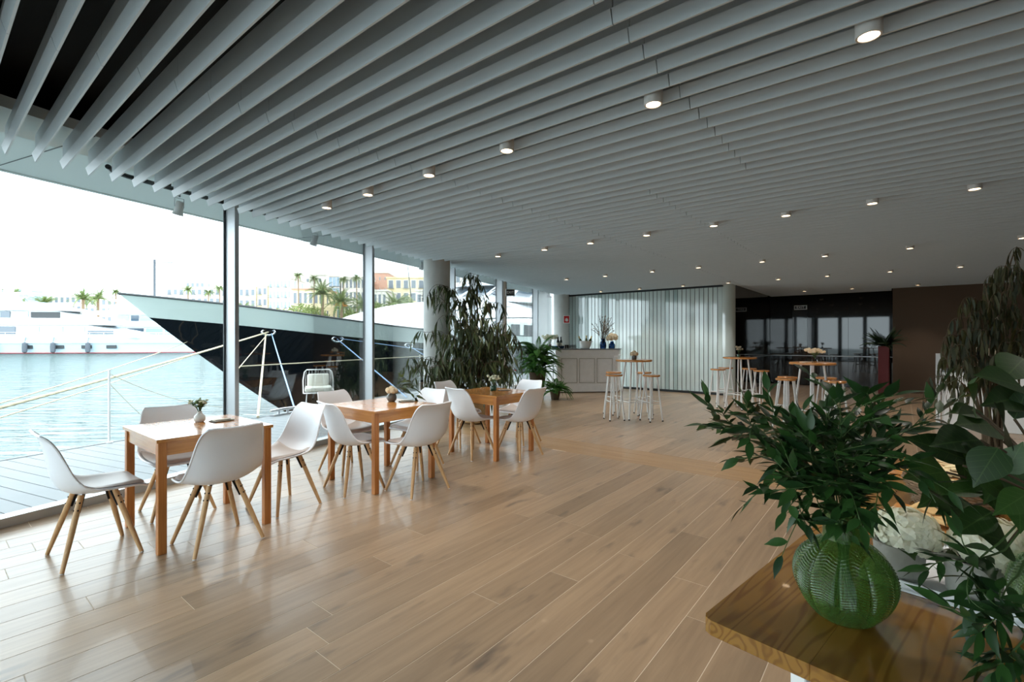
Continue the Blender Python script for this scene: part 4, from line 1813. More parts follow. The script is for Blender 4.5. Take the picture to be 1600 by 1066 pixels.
# ------------------------------------------------------------------ buffet table in the foreground
CT = Vector((0.444, 1.133, 0))
TA = math.atan2(.670, .742)
ft = thing('serving_table', 'long varnished pine serving table on white steel legs', 'table', CT, TA)
TLN, TWD = 2.35, 0.9
npk = 4
for k in range(npk):
    w = TWD / npk
    b = MB()
    y0, y1 = -w * (k + 1) + .0001, -w * k - .0001
    if k == 0:
        b.prism([(0.0, y0), (TLN, y0), (TLN, y1), (0.022, y1), (0.008, y1 - .006), (0.0, y1 - .022)], .715, .75)
    else:
        b.prism([(0, y0), (TLN, y0), (TLN, y1), (0, y1)], .715, .75)
    part('plank', b, 'pine_top', ft, 0, .0006, 1)
for (x, y) in ((.07, -.19), (.07, -.75), (TLN - .12, -.15), (TLN - .12, -.75)):
    b = MB()
    b.box((x, y, .3575), (.05, .03, .715))
    part('leg', b, 'white_paint', ft, 0, .003, 1)
for x in (.07, TLN - .12):
    b = MB()
    b.box((x, -.46, .70), (.045, .6, .028))
    part('cross_bar', b, 'white_paint', ft)


def ontab(x, y, z=.75):
    c, s = math.cos(TA), math.sin(TA)
    return Vector((CT.x + c * x - s * y, CT.y + s * x + c * y, z))


def ribbed_vase(lab, loc, S, rot):
    prof = [(0.055, 0.0), (0.075, 0.012), (0.100, 0.038), (0.117, 0.068), (0.123, 0.095), (0.118, 0.122), (0.104, 0.146), (0.082, 0.166), (0.062, 0.178), (0.051, 0.186)]
    nz, na = 190, 360

    def rad(t):
        f = t * (len(prof) - 1)
        i = min(int(f), len(prof) - 2)
        u = f - i
        p = [prof[max(0, min(len(prof) - 1, i + k))] for k in (-1, 0, 1, 2)]
        return [0.5 * (2 * p[1][k] + (p[2][k] - p[0][k]) * u + (2 * p[0][k] - 5 * p[1][k] + 4 * p[2][k] - p[3][k]) * u * u + (3 * p[1][k] - p[0][k] - 3 * p[2][k] + p[3][k]) * u ** 3) for k in range(2)]
    b = MB()
    rows = []
    for i in range(nz + 1):
        r, z = rad(i / nz)
        row = []
        for j in range(na):
            a = 2 * PI * j / na
            lobe = 10
            ph = (a * lobe / (2 * PI)) % 1.0
            e = abs(ph - .5) * 2                       # 0 mid of a leaf, 1 in the valley
            env = math.sin(PI * min(1, i / nz * .96 + .03))
            ridge = math.sin(2 * PI * (z * 165 - (1 - e) * 1.6)) * .0014 * (1 if e < .92 else .1)
            rr_ = r + (-(e ** 5) * .008 + ridge + (.0015 if e < .05 else 0)) * env
            row.append((rr_ * math.cos(a) * S * .84, rr_ * math.sin(a) * S * .84, z * S))
        rows.append(row)
    b.grid(rows, True)
    b.f.append(tuple(range(na - 1, -1, -1)))
    o = tag(part('ribbed_vase', b, 'green_glass', loc=loc, rotz=rot, smooth=70), lab, 'vase')
    nk = MB()
    nk.lathe([(0.043 * S, .185 * S), (0.042 * S, .20 * S), (0.042 * S, .245 * S), (0.046 * S, .252 * S), (0.042 * S, .253 * S), (0.038 * S, .245 * S), (0.038 * S, .19 * S)], 48, cap0=False, cap1=False)
    part('neck', nk, 'green_glass', o, 40)
    return o


V1 = Vector((.774, 1.128, .75))
V2 = Vector((1.20, 1.02, .75))
ribbed_vase('round green pressed-glass vase with leaf ribs holding fine ruscus branches', V1, 1.0, .25)
ribbed_vase('green pressed-glass vase at the table edge holding broad-leaved branches', V2, 1.08, .0)

# fine-leaved branches
rb = random.Random(101)


def leafy_branch(plant, root, pts, nsub, rnd, leafn, sub_len=.13, spread=1.0, thick=.0022, t0=.3):
    sm = MB()
    n = len(pts) - 1
    sm.tube(pts, [thick * (1.15 - .8 * k / n) for k in range(n + 1)], 6)
    st_ = part('branch', sm, 'stem_green', root, 60)
    runs = [(pts, t0, leafn)]
    for k in range(nsub):
        p, d = along(pts, t0 + (1 - t0) * (k + .5) / nsub * .9)
        side = d.cross(Vector((rnd.uniform(-1, 1), rnd.uniform(-1, 1), rnd.uniform(-1, 1)))).normalized()
        L_ = sub_len * rnd.uniform(.6, 1.2)
        e = p + (d * .75 + side * spread).normalized() * L_ + Vector((0, 0, .01))
        q = bez(p, p + (d + side * .4).normalized() * L_ * .5, e, 6)
        s2 = MB()
        s2.tube(q, thick * .5, 5)
        part('twig', s2, 'stem_green', st_)
        runs.append((q, .2, max(4, int(leafn * .55))))
    for q, a0, nl in runs:
        for k in range(nl):
            p, d = along(q, a0 + (1 - a0) * (k + .5) / nl)
            sgn = 1 if k % 2 else -1
            side = d.cross(Vector((rnd.uniform(-.4, .4), rnd.uniform(-.4, .4), 1))).normalized() * sgn
            dd = d * rnd.uniform(.5, 1.0) + side * rnd.uniform(.5, 1.0) + Vector((0, 0, rnd.uniform(-.3, .35)))
            plant.leaf(orient(p, dd, (0, 0, 1), rnd.uniform(-.9, .9), rnd.uniform(.7, 1.25)), rnd.randrange(len(plant.shapes)))
        p, d = along(q, 1.0)
        plant.leaf(orient(p, d, (0, 0, 1), rnd.uniform(-.5, .5), 1.0), 0)
    return st_


rs_ = thing('ruscus_bouquet', 'dark green fine-leaved ruscus branches spreading from the round green vase', 'bouquet', V1)
plant = Plant(rs_, [leaf_shape(.052, .017, curl=.2), leaf_shape(.044, .018, curl=.35), leaf_shape(.058, .018, curl=-.15)], 'leaf_ruscus')
NECK = Vector((0, 0, .245))
for (u, v, y, ns, ln_, up) in ((1100, 664, 1.25, 6, 16, .10), (1135, 668, 1.15, 5, 12, .08), (1165, 648, 1.05, 5, 12, .10), (1195, 668, 1.3, 5, 12, .08), (1180, 712, 1.1, 4, 10, .06), (1185, 760, 1.0, 4, 9, .08),
                               (1240, 690, 1.2, 5, 10, .05), (1262, 720, 1.05, 5, 10, .05), (1292, 640, 1.15, 5, 10, .04), (1312, 625, 1.05, 5, 9, .04), (1338, 650, 1.25, 5, 10, .04), (1365, 640, 1.1, 5, 10, .05),
                               (1392, 680, 1.05, 5, 10, .05), (1480, 648, 1.25, 5, 14, .08), (1425, 735, 1.0, 4, 9, .08), (1300, 700, .95, 5, 10, .03), (1340, 705, .98, 5, 10, .03), (1270, 670, 1.3, 5, 10, .05),
                               (1228, 800, 1.02, 3, 7, .12), (1222, 868, .98, 2, 6, .17), (1395, 770, .95, 4, 8, .1), (1330, 760, .95, 4, 9, .04), (1375, 715, 1.3, 5, 10, .05), (1290, 760, .97, 4, 9, .05), (1255, 770, 1.05, 4, 8, .06), (1352, 810, .97, 3, 7, .06), (1300, 815, .98, 3, 7, .05)):
    tip = at(u, v, y) - V1
    a = math.atan2(tip.y, tip.x)
    b0 = Vector((math.cos(a + 2.6) * .03, math.sin(a + 2.6) * .03, .03))
    n1 = NECK + Vector((math.cos(a) * .028, math.sin(a) * .028, 0))
    low = bez(b0, b0.lerp(n1, .5), n1, 4)
    hi = bez(n1, n1 + Vector((tip.x * .25, tip.y * .25, max(.06, (tip.z - .245) * .55 + up))), tip, 14)
    leafy_branch(plant, rs_, low + hi[1:], ns, rb, ln_, .10, t0=.38)
plant.finish()

# a leafy twig arching out of the rose vase
pl3 = Plant(rose_t, [leaf_shape(.085, .028, curl=.3), leaf_shape(.07, .026, curl=.2)], 'leaf_weeping')
for (dx, dy, dz) in ((.26, -.02, .12), (.20, .08, .17), (.30, .02, .04)):
    leafy_branch(pl3, rose_t, bez((0, 0, .04), (dx * .25, dy * .25, dz + .12), (dx, dy, dz), 10), 2, rb, 9, .08, t0=.35)
pl3.finish()

# broad-leaved branches and a trailing spray from the second vase
bb = thing('broadleaf_bouquet', 'branches of large glossy broad leaves with a trailing spray, standing over the table edge', 'bouquet', V2)
shapes = [leaf_shape(.115, .062, curl=.18, fold=.10, n=8, belly=.4), leaf_shape(.105, .075, curl=.25, fold=.08, n=8, belly=.38), leaf_shape(.12, .05, curl=.1, fold=.14, n=8, belly=.42)]
plant = Plant(bb, shapes, 'leaf_broad')
BL = [(1598, 606, 1537, 581, 1.05, 0), (1520, 640, 1528, 600, 1.12, 1), (1568, 690, 1577, 626, 1.05, 1), (1531, 688, 1453, 690, 1.10, 0), (1509, 718, 1425, 685, 1.12, 2), (1478, 738, 1422, 742, 1.15, 1),
      (1505, 728, 1588, 780, 1.02, 0), (1560, 700, 1520, 760, 1.0, 1), (1600, 620, 1545, 630, 1.12, 2), (1590, 780, 1600, 830, .98, 1), (1530, 645, 1492, 640, 1.2, 0), (1540, 760, 1480, 770, 1.1, 2), (1570, 740, 1600, 690, 1.0, 1),
      (1500, 690, 1515, 760, 1.15, 0), (1585, 655, 1610, 600, 1.1, 0), (1550, 800, 1500, 830, 1.02, 2), (1575, 850, 1540, 830, 1.1, 1), (1555, 665, 1500, 655, 1.18, 1), (1600, 560, 1570, 590, 1.15, 1), (1545, 720, 1600, 735, 1.08, 1), (1580, 710, 1545, 790, 1.06, 1),
      (1490, 755, 1440, 790, 1.2, 2), (1520, 790, 1465, 800, 1.15, 2), (1530, 735, 1565, 800, 1.12, 1), (1608, 770, 1560, 800, .97, 0)]
tops = {}
for k, (u0, v0, u1, v1, y, kd) in enumerate(BL):
    p0, p1_ = at(u0, v0, y) - V2, at(u1, v1, y * rb.uniform(.92, 1.0)) - V2
    d = p1_ - p0
    a = math.atan2(p0.y, p0.x)
    n1 = Vector((math.cos(a) * .03, math.sin(a) * .03, .26))
    b0 = Vector((-math.cos(a) * .03, -math.sin(a) * .03, .03))
    pts = [b0] + bez(n1, n1 + Vector((p0.x * .2, p0.y * .2, max(.05, (p0.z - .26) * .6))), p0, 10)
    sm = MB()
    sm.tube(pts, .0028, 6)
    st_ = part('branch', sm, 'stem_brown', bb, 60)
    nrm = Vector((-.25, -.75, .6)) + Vector((rb.uniform(-.3, .3), rb.uniform(-.2, .2), rb.uniform(-.2, .2)))
    plant.leaf(orient(p0, d, nrm, 0, max(.6, min(1.4, d.length / .105))), kd, st_)
plant.finish()
pl2 = Plant(bb, [leaf_shape(.058, .016, curl=.2), leaf_shape(.066, .018, curl=.3)], 'leaf_ruscus')
for chain in (((1570, 860, .98), (1500, 890, .92), (1462, 868, .98)), ((1590, 900, .95), (1545, 930, .9), (1560, 1066, .86)), ((1600, 930, .9), (1560, 960, .88), (1530, 990, .88)), ((1600, 1000, .86), (1580, 1020, .85), (1555, 1050, .85)), ((1560, 850, .97), (1480, 900, .93), (1530, 970, .9))):
    q = [at(*c) - V2 for c in chain]
    n1 = Vector((0, 0, .26))
    pts = bez(n1, n1 + Vector((q[0].x * .5, q[0].y * .5, .08)), q[0], 4) + bez(q[0], q[1], q[2], 10)[1:]
    leafy_branch(pl2, bb, pts, 2, rb, 9, .06, t0=.4)
pl2.finish()

# tray with two stone pots of hydrangea
b = MB()
b.box((.70, -.41, .7565), (.42, .42, .011))
b.box((.70, -.203, .766), (.42, .006, .022))
b.box((.70, -.617, .766), (.42, .006, .022))
b.box((.493, -.41, .766), (.006, .42, .022))
b.box((.907, -.41, .766), (.006, .42, .022))
tag(part('serving_tray', b, 'tray_white', loc=CT, rotz=TA), 'white rectangular tray under the stone pots of hydrangea', 'tray')
PT = [(.042, 0), (.052, .004), (.058, .085), (.060, .09), (.052, .09), (.05, .075), (.001, .07)]
for k, (x, y, hx, hz, hr, pl_lab, fl_lab) in enumerate(((.565, -.275, .02, .115, .078, 'grey stone pot beside the round green vase', 'white hydrangea head beside the round green vase'),
                                                        (.575, -.42, .045, .125, .082, 'grey stone pot in the middle of the white tray', 'white hydrangea head drooping over the stone pot on the tray'))):
    p = ontab(x, y, .762)
    b = MB()
    b.lathe(PT, 28, cap1=False)
    tag(part('stone_pot', b, 'stone_grey', loc=p, smooth=50), pl_lab, 'pot')
    h = thing('hydrangea', fl_lab, 'flower', p)
    fb = flower_ball((hx, .0, hz), hr, 190, rb, .24, .8)
    part('petals', fb, 'petal_white', h, kind='stuff', fix=False)
    st = MB()
    st.tube([(0, 0, .072), (hx * .7, 0, hz - .02)], .004, 6)
    part('stem', st, 'stem_green', h)
    sh = leaf_shape(.09, .055, curl=.4, n=6)
    for a in (0.4, 2.4, 4.4):
        lf = MB()
        lf.add(sh[0], sh[1], orient((0, 0, .085), (math.cos(a), math.sin(a), .15), (0, 0, 1)))
        part('leaf', lf, 'leaf_broad', h, 60, fix=False)

# wicker basket with bread, bread board
bkx, bky = 1.45, -.30
bp_ = ontab(bkx, bky)
bs = thing('wicker_basket', 'oval brown wicker basket of breadsticks on the serving table', 'basket', bp_, TA)
wv_ = MB()
for lay in range(9):
    z = .008 + .011 * lay
    rx, ry = .15 + .004 * lay, .12 + .004 * lay
    pts = []
    for k in range(73):
        a = 2 * PI * k / 72
        wob = .005 * math.sin(a * 18 + PI * (lay % 2))
        pts.append(((rx + wob) * math.cos(a), (ry + wob) * math.sin(a), z))
    wv_.tube(pts, .005, 5, cap=False)
part('weave', wv_, 'wicker', bs, 60)
b = MB()
for k in range(36):
    a = 2 * PI * k / 36
    b.tube([(.15 * math.cos(a), .12 * math.sin(a), 0), (.184 * math.cos(a), .154 * math.sin(a), .105)], .003, 5)
part('stakes', b, 'wicker', bs)
b = MB()
b.lathe([(.001, .002), (.15, .002), (.15, .007)], 30, M=Matrix.Scale(.8, 4, (0, 1, 0)))
part('base', b, 'wicker', bs)
sb = MB()
sb.tube([(-.075, 0, 0), (-.05, 0, .002), (.05, 0, .0), (.075, 0, -.001)], [.005, .0075, .0075, .005], 8)
stick_me = sb.mesh('breadstick', 'bread_pale', 50)
sb = MB()
sb.box((0, 0, 0), (.06, .045, .014))
crk_me = sb.mesh('bread_piece', 'bread', 0, .004, 2)
for k in range(16):
    x, y = bkx + rb.uniform(-.09, .09), bky + rb.uniform(-.07, .07)
    o = tag(link('breadstick', stick_me, None, ontab(x, y, .775 + .008 * k)), 'pale breadstick heaped in the wicker basket', 'breadstick', 'breadsticks in the wicker basket')
    o.rotation_euler = (0, rb.uniform(-.25, .25), rb.uniform(0, 3.1))
bd = MB()
bd.prism([(1.83, -.30), (2.25, -.30), (2.25, -.03), (1.83, -.03)], .7505, .772)
tag(part('bread_board', bd, 'pine_x', loc=CT, rotz=TA, bevel=.004), 'small wooden board of breadsticks at the far end of the serving table', 'board')
for k in range(12):
    x, y = 1.9 + .022 * k + rb.uniform(-.02, .02), -.16 + rb.uniform(-.05, .07)
    o = tag(link('breadstick', stick_me, None, ontab(x, y, .7805 + (.015 if k % 3 == 0 else 0))), 'pale breadstick lying on the small wooden board', 'breadstick', 'breadsticks on the wooden board')
    o.rotation_euler = (0, 0, rb.uniform(.9, 2.2))
for k in range(22):
    x, y = 1.12 + rb.uniform(-.10, .12), -.36 + rb.uniform(-.22, .18)
    o = tag(link('bread_piece', crk_me, None, ontab(x, y, .776 + .004 * (k % 5))), 'broken piece of toasted flatbread heaped behind the hydrangeas', 'bread', 'flatbread pieces behind the hydrangeas')
    o.rotation_euler = (rb.uniform(-.3, .3), rb.uniform(-.3, .3), rb.uniform(0, 3.1))
bd = MB()
bd.box((1.13, -.38, .759), (.30, .46, .016))
tag(part('bread_tray', bd, 'pine_y', loc=CT, rotz=TA, bevel=.004), 'wooden tray of toasted flatbread behind the hydrangeas', 'tray')

# ------------------------------------------------------------------ terrace deck outside the glass
DECKW = 2.75
b = MB()
b.prism([(-DECKW, -7), (-0.07, -7), (-0.07, 22), (-DECKW, 22)], -0.5, -0.03)
deck = struct(part('deck', b, 'deck_gap', loc=(-5.438, 0, 0), rotz=WROT))
b = MB()
b.box((0, 0, 0), (DECKW - 0.08, 0.160, 0.022))
db = b.mesh('deck_board', 'deck_board', 0, .002, 1)
s = -6.9
while s < 21.9:
    link('deck_board', db, deck, (-DECKW / 2 - 0.035, s, -0.017))
    s += 0.168
b = MB()
b.box((-DECKW + .03, 7.5, -0.045), (0.06, 29, 0.09))
part('edge_beam', b, 'deck_board', deck)

ZW = -1.3
wt = MB()
xs = [-330, -120, -60, -30, -15, 0, 40, 120]
ys = [-90, -40, 0, 20, 60, 100, 138]
wt.grid([[(x, y, ZW) for x in xs] for y in ys])
struct(part('water', wt, 'water'), None)
b = MB()
b.box((-60, 243, ZW + .8), (700, 214, 1.9))
struct(part('far_quay', b, 'quay_stone'))

# railing at the deck edge
NPOST = -DECKW + .05
for k, (s_, lab) in enumerate(((5.97, 'slim white railing post at the deck edge beside the open water'), (13.2, 'slim white railing post at the deck edge beside the dark hull'), (18.0, 'slim white railing post at the far end of the deck edge'))):
    p = W(NPOST, s_, -0.005)
    b = MB()
    b.tube([(0, 0, 0), (0, 0, .99)], .014, 10)
    b.lathe([(.04, 0), (.04, .008), (.014, .012)], 16)
    tag(part('railing_post', b, 'white_paint', loc=p, smooth=40), lab, 'post')
b = MB()
b.tube([W(NPOST, 7.9, .93), W(NPOST, 13.2, .93), W(NPOST, 18, .93)], .010, 8)
tag(part('railing_wire', b, 'rope_tan', smooth=40), 'thin pale guard line stretched level along the deck edge', 'rope')
b = MB()
a0, a1 = W(NPOST, 5.97, .93), W(NPOST - .2, 8.0, .2)
b.tube(bez(a0, (a0 + a1) / 2 + Vector((0, 0, -.25)), a1, 14), .004, 6)
tag(part('slack_line', b, 'rope_tan', smooth=40), 'thin slack line sagging from the railing post to the right', 'rope')
b = MB()
a0, a1 = W(NPOST, 5.97, .80), W(NPOST + .1, 6.6, .0)
b.tube(bez(a0, (a0 + a1) / 2 + Vector((0, 0, -.05)), a1, 10), .004, 6)
tag(part('stay_line', b, 'rope_tan', smooth=40), 'thin stay line running steeply down beside the railing post', 'rope')

# ------------------------------------------------------------------ dark yacht alongside
HB = Vector((-10.69, 13.13, 0))
HA = Vector((SW, CW, 0))        # aft
HN = Vector((CW, -SW, 0))       # towards the quay


def H(s, n, z):
    return HB + HA * s + HN * n + Vector((0, 0, z))


SHEER = [(0, 2.63), (2.5, 2.39), (5, 2.12), (8, 1.84), (12, 1.66), (20, 1.52), (34, 1.5), (44, 1.5)]


def lerp_tab(tab, x):
    for (a, va), (c, vc) in zip(tab, tab[1:]):
        if x <= c:
            return va + (vc - va) * (x - a) / (c - a)
    return tab[-1][1]


def half(s, z):
    zt = 2.63
    stem = 5.5 * (zt - z) / (zt - ZW)
    sp = s - stem
    if sp <= 0:
        return 0.0
    Lz = 5.2 + (zt - z) * 1.3
    return 5.25 * (1 - math.exp(-sp / Lz))


def hull_rows(zlo_f, zhi_f, out=0.0, nz=10, smax=44.0):
    """starboard skin rows from stem to stern between two height functions of s"""
    rows = []
    ss = [0.0, .25, .6, 1, 1.5, 2, 2.7, 3.5, 4.5, 5.5, 6.5, 8, 9.5, 11, 13, 15, 18, 21, 25, 30, 36, smax]
    for j in range(nz + 1):
        row = []
        for s0 in ss:
            t = j / nz
            zl, zh = zlo_f(s0), zhi_f(s0)
            z = zl + (zh - zl) * t
            stem = 5.5 * (2.63 - z) / (2.63 - ZW)
            s_ = stem + s0 * (smax - stem) / smax
            zl, zh = zlo_f(s_), zhi_f(s_)
            z = zl + (zh - zl) * t
            row.append((s_, half(s_, z) + (out if s0 > 0 else out * .3), z))
        rows.append(row)
    return rows


def both_sides(rows):
    m = MB()
    m.grid([[H(s, n, z) for (s, n, z) in r] for r in rows])
    m.grid([[H(s, -n, z) for (s, n, z) in r] for r in rows])
    return m


BAND = 0.54
yt = thing('dark_yacht', 'large motor yacht with a glossy navy hull and pale bulwark moored alongside the deck', 'yacht')
sheer = lambda s: lerp_tab(SHEER, s)
part('hull', both_sides(hull_rows(lambda s: ZW - .6, lambda s: sheer(s) - BAND)), 'hull_navy', yt, 40)
part('bulwark', both_sides(hull_rows(lambda s: sheer(s) - BAND, lambda s: sheer(s), .012, 4)), 'hull_pale', yt, 40)
cr = MB()
top = hull_rows(lambda s: sheer(s) - .01, lambda s: sheer(s), .0, 1)[1]
for sg in (1, -1):
    cr.tube([H(s, sg * n, z + .012) for (s, n, z) in top], .035, 6)
part('cap_rail', cr, 'boat_dark_grey', yt, 40)
dk = MB()
dk.grid([[H(s, max(half(s, z - .35) - .04, 0) * f, z - .35) for (s, n, z) in top] for f in (-1, -.5, 0, .5, 1)])
part('foredeck', dk, 'boat_white', yt)


def house_section(s, hw, z0, z1, k=7, pw=.45):
    """rounded cross-section, closed underneath"""
    pts = []
    for i in range(2 * k + 1):
        a = PI * i / (2 * k)
        c, sn = math.cos(a), math.sin(a)
        pts.append(H(s, hw * math.copysign(abs(c) ** pw, c), z0 + (z1 - z0) * abs(sn) ** pw))
    return pts


co = MB()
co.loft([house_section(*a, pw=p) for a, p in (((7.3, .35, 1.5, 1.66), .8), ((8.5, 1.4, 1.45, 2.15), .8), ((10, 2.3, 1.4, 2.58), .75), ((12, 3.0, 1.3, 3.02), .7), ((14, 3.5, 1.25, 3.36), .65), ((16.5, 3.95, 1.2, 3.66), .6), ((19, 4.25, 1.2, 3.86), .55), ((24, 4.5, 1.2, 3.95), .5), ((40, 4.5, 1.2, 3.95), .5))])
part('coachroof', co, 'boat_white', yt, 40)
# two dark trim lines on the coachroof
tl = MB()
for dz, f in ((3.02, 1.004), (2.35, 1.012)):
    ln_ = []
    for s in (11.2, 12.5, 14, 16.5, 19, 22, 26, 32, 40):
        t0 = [(7.3, .35, 1.5, 1.66), (8.5, 1.4, 1.45, 2.15), (10, 2.3, 1.4, 2.58), (12, 3.0, 1.3, 3.02), (14, 3.5, 1.25, 3.36), (16.5, 3.95, 1.2, 3.66), (19, 4.25, 1.2, 3.86), (24, 4.5, 1.2, 3.95), (40, 4.5, 1.2, 3.95)]
        hw = lerp_tab([(a[0], a[1]) for a in t0], s)
        z1 = lerp_tab([(a[0], a[3]) for a in t0], s)
        zz = 1.25 + (z1 - 1.25) * (.80 if dz > 3 else .55)
        pw = .6
        c = (1 - ((zz - 1.25) / (z1 - 1.25)) ** (2 / pw)) ** (pw / 2)
        ln_.append(H(s, hw * c * f, zz))
    tl.tube(ln_, .028, 5)
part('trim_line', tl, 'boat_dark_grey', yt, 40)
# wheelhouse with a wrap-round slanted windscreen


def outline(s_front, hw, s_back, n=9):
    pts = []
    for i in range(n):
        a = PI / 2 * i / (n - 1)
        pts.append((s_front + 3.6 * (1 - math.cos(a)), hw * math.sin(a)))
    pts.append((s_back, hw))
    return pts


lo_o, hi_o = outline(18.3, 4.15, 38), outline(20.6, 3.75, 37)
wh = MB()
for sg in (1, -1):
    wh.grid([[H(s, sg * n, 3.7) for s, n in lo_o], [H(s, sg * n, 3.98) for s, n in lo_o]])
part('wheelhouse_sill', wh, 'boat_white', yt)
for sg in (1, -1):
    for i in range(len(lo_o) - 1):
        (a0, a1), (c0, c1) = (lo_o[i], lo_o[i + 1]), (hi_o[i], hi_o[i + 1])
        f = .1
        if i == len(lo_o) - 2:
            spl = [(k / 6, (k + 1) / 6) for k in range(6)]
        elif i % 2:
            continue
        else:
            a1, c1 = (lo_o[i + 2], hi_o[i + 2]) if i + 2 < len(lo_o) - 1 else (lo_o[i + 1], hi_o[i + 1])
            spl = [(0, 1)]
        for (u0, u1) in spl:
            g = MB()
            def mix(p, q, t):
                return (p[0] + (q[0] - p[0]) * t, p[1] + (q[1] - p[1]) * t)
            e = .06
            b0, b1 = mix(a0, a1, u0 + (u1 - u0) * e), mix(a0, a1, u1 - (u1 - u0) * e)
            t0_, t1_ = mix(c0, c1, u0 + (u1 - u0) * e), mix(c0, c1, u1 - (u1 - u0) * e)
            q4 = [H(b0[0], sg * b0[1], 3.98), H(b1[0], sg * b1[1], 3.98), H(t1_[0], sg * t1_[1], 4.85), H(t0_[0], sg * t0_[1], 4.85)]
            off = HA * .05
            g.add(q4 + [q + off for q in q4], [(0, 1, 2, 3), (7, 6, 5, 4), (0, 4, 5, 1), (1, 5, 6, 2), (2, 6, 7, 3), (3, 7, 4, 0)])
            part('window_pane', g, 'boat_glass', yt)
fr = MB()
for sg in (1, -1):
    fr.grid([[H(s + .08, sg * n * .985, 3.98) for s, n in lo_o], [H(s + .08, sg * n * .985, 4.85) for s, n in hi_o]])
    for i in (0, 2, 4, 6, 8):
        (a, c) = lo_o[i], hi_o[i]
        fr.tube([H(a[0] - .03, sg * a[1] * 1.005, 3.95), H(c[0] - .03, sg * c[1] * 1.005, 4.88)], .11, 6)
    for k in range(1, 6):
        t = k / 6
        a = (lo_o[-2][0] + (lo_o[-1][0] - lo_o[-2][0]) * t, lo_o[-1][1])
        c = (hi_o[-2][0] + (hi_o[-1][0] - hi_o[-2][0]) * t, hi_o[-1][1])
        fr.tube([H(a[0], sg * a[1] * 1.005, 3.95), H(c[0], sg * c[1] * 1.005, 4.88)], .11, 6)
part('window_frame', fr, 'boat_white', yt)
rf_ = MB()
rl = outline(20.0, 4.0, 38)
poly = [H(s, n, 0) for s, n in rl] + [H(s, -n, 0) for s, n in reversed(rl)]
rf_.prism([(p.x, p.y) for p in poly], 4.85, 5.12)
part('wheelhouse_roof', rf_, 'boat_white', yt, 0, .06, 2)
for sg in (1, -1):
    ws_ = MB()
    p0 = H(19.0, sg * 1.2, 4.06)
    ws_.tube([p0, H(19.9, sg * 1.9, 4.7)], .03, 5)
    part('wiper', ws_, 'black_metal', yt)
# main deck side with dark windows, set above the sheer
md = MB()
md.grid([[H(s, half(s, 1.4) - .12, z) for s in (15.5, 17, 19, 22, 26, 32, 40)] for z in (1.45, 2.35)])
md.grid([[H(s, half(s, 1.4) - .12 - d, 2.35) for s in (15.5, 17, 19, 22, 26, 32, 40)] for d in (0, .9)])
part('deck_house', md, 'hull_pale', yt)
for k in range(9):
    s = 16.0 + 1.5 * k
    nn = half(s + .5, 1.4)
    g = MB()
    p0, p1_ = H(s, half(s, 1.4) - .10, 0), H(s + .95, half(s + .95, 1.4) - .10, 0)
    q4 = [p0 + Vector((0, 0, 1.55)), p1_ + Vector((0, 0, 1.55)), p1_ + Vector((0, 0, 2.2)), p0 + Vector((0, 0, 2.2))]
    g.add(q4 + [q + HN * .02 for q in q4], [(0, 3, 2, 1), (4, 5, 6, 7), (0, 1, 5, 4), (1, 2, 6, 5), (2, 3, 7, 6), (3, 0, 4, 7)])
    part('side_window', g, 'boat_dark_grey', yt)
# jackstaff on the bow
b = MB()
b.tube([H(.9, 0, 2.3), H(.9, 0, 3.7)], [.035, .03], 8)
b.tube([H(.9, 0, 3.6), H(1.1, .5, 3.6)], .015, 6)
part('jackstaff', b, 'fender_grey', yt, 40)


def hull_point(u, v):
    """where a line of sight meets the starboard skin"""
    d = at(u, v, 1.0) - Vector((0, 0, EYE))
    for i in range(2000):
        t = 12 + i * .01
        p = Vector((0, 0, EYE)) + d * t
        rel = p - HB
        s_, n_ = rel.dot(HA), rel.dot(HN)
        if s_ > 0 and n_ < half(s_, p.z):
            return p
    return Vector((0, 0, EYE)) + d * 15


FL = []
for (u, v) in ((419, 519), (527, 530), (638, 540)):
    p = hull_point(u, v)
    FL.append(p)
    fl = MB()
    rel = p - HB
    s_ = rel.dot(HA)
    tan = (H(s_ + .5, half(s_ + .5, p.z), p.z) - H(s_ - .5, half(s_ - .5, p.z), p.z)).normalized()
    nr = Vector((tan.y, -tan.x, 0))
    pts = [p + nr * .03 + tan * (.19 * math.cos(a)) + Vector((0, 0, .10 * math.sin(a))) for a in [2 * PI * k / 24 for k in range(25)]]
    fl.tube(pts, .04, 8, cap=False)
    part('fairlead', fl, 'chrome', yt, 60, label='polished oval mooring fairlead')


def rope(lab, a, c, r, mat, sag=0.0, name='mooring_rope'):
    a, c = Vector(a), Vector(c)
    m = MB()
    mid = (a + c) / 2 - Vector((0, 0, sag))
    pts = bez(a, mid, c, 30)
    m.tube(pts, r, 8)
    if r > .018:      # twisted strands
        for k in range(3):
            hx = []
            N_ = 160
            for i in range(N_ + 1):
                p, d = along(pts, i / N_)
                s1 = d.orthogonal().normalized()
                s2 = d.cross(s1)
                an = i * .9 + k * 2.094
                hx.append(p + (s1 * math.cos(an) + s2 * math.sin(an)) * r * .45)
            m.tube(hx, r * .75, 5)
    return tag(part(name, m, mat, smooth=60), lab, 'rope')


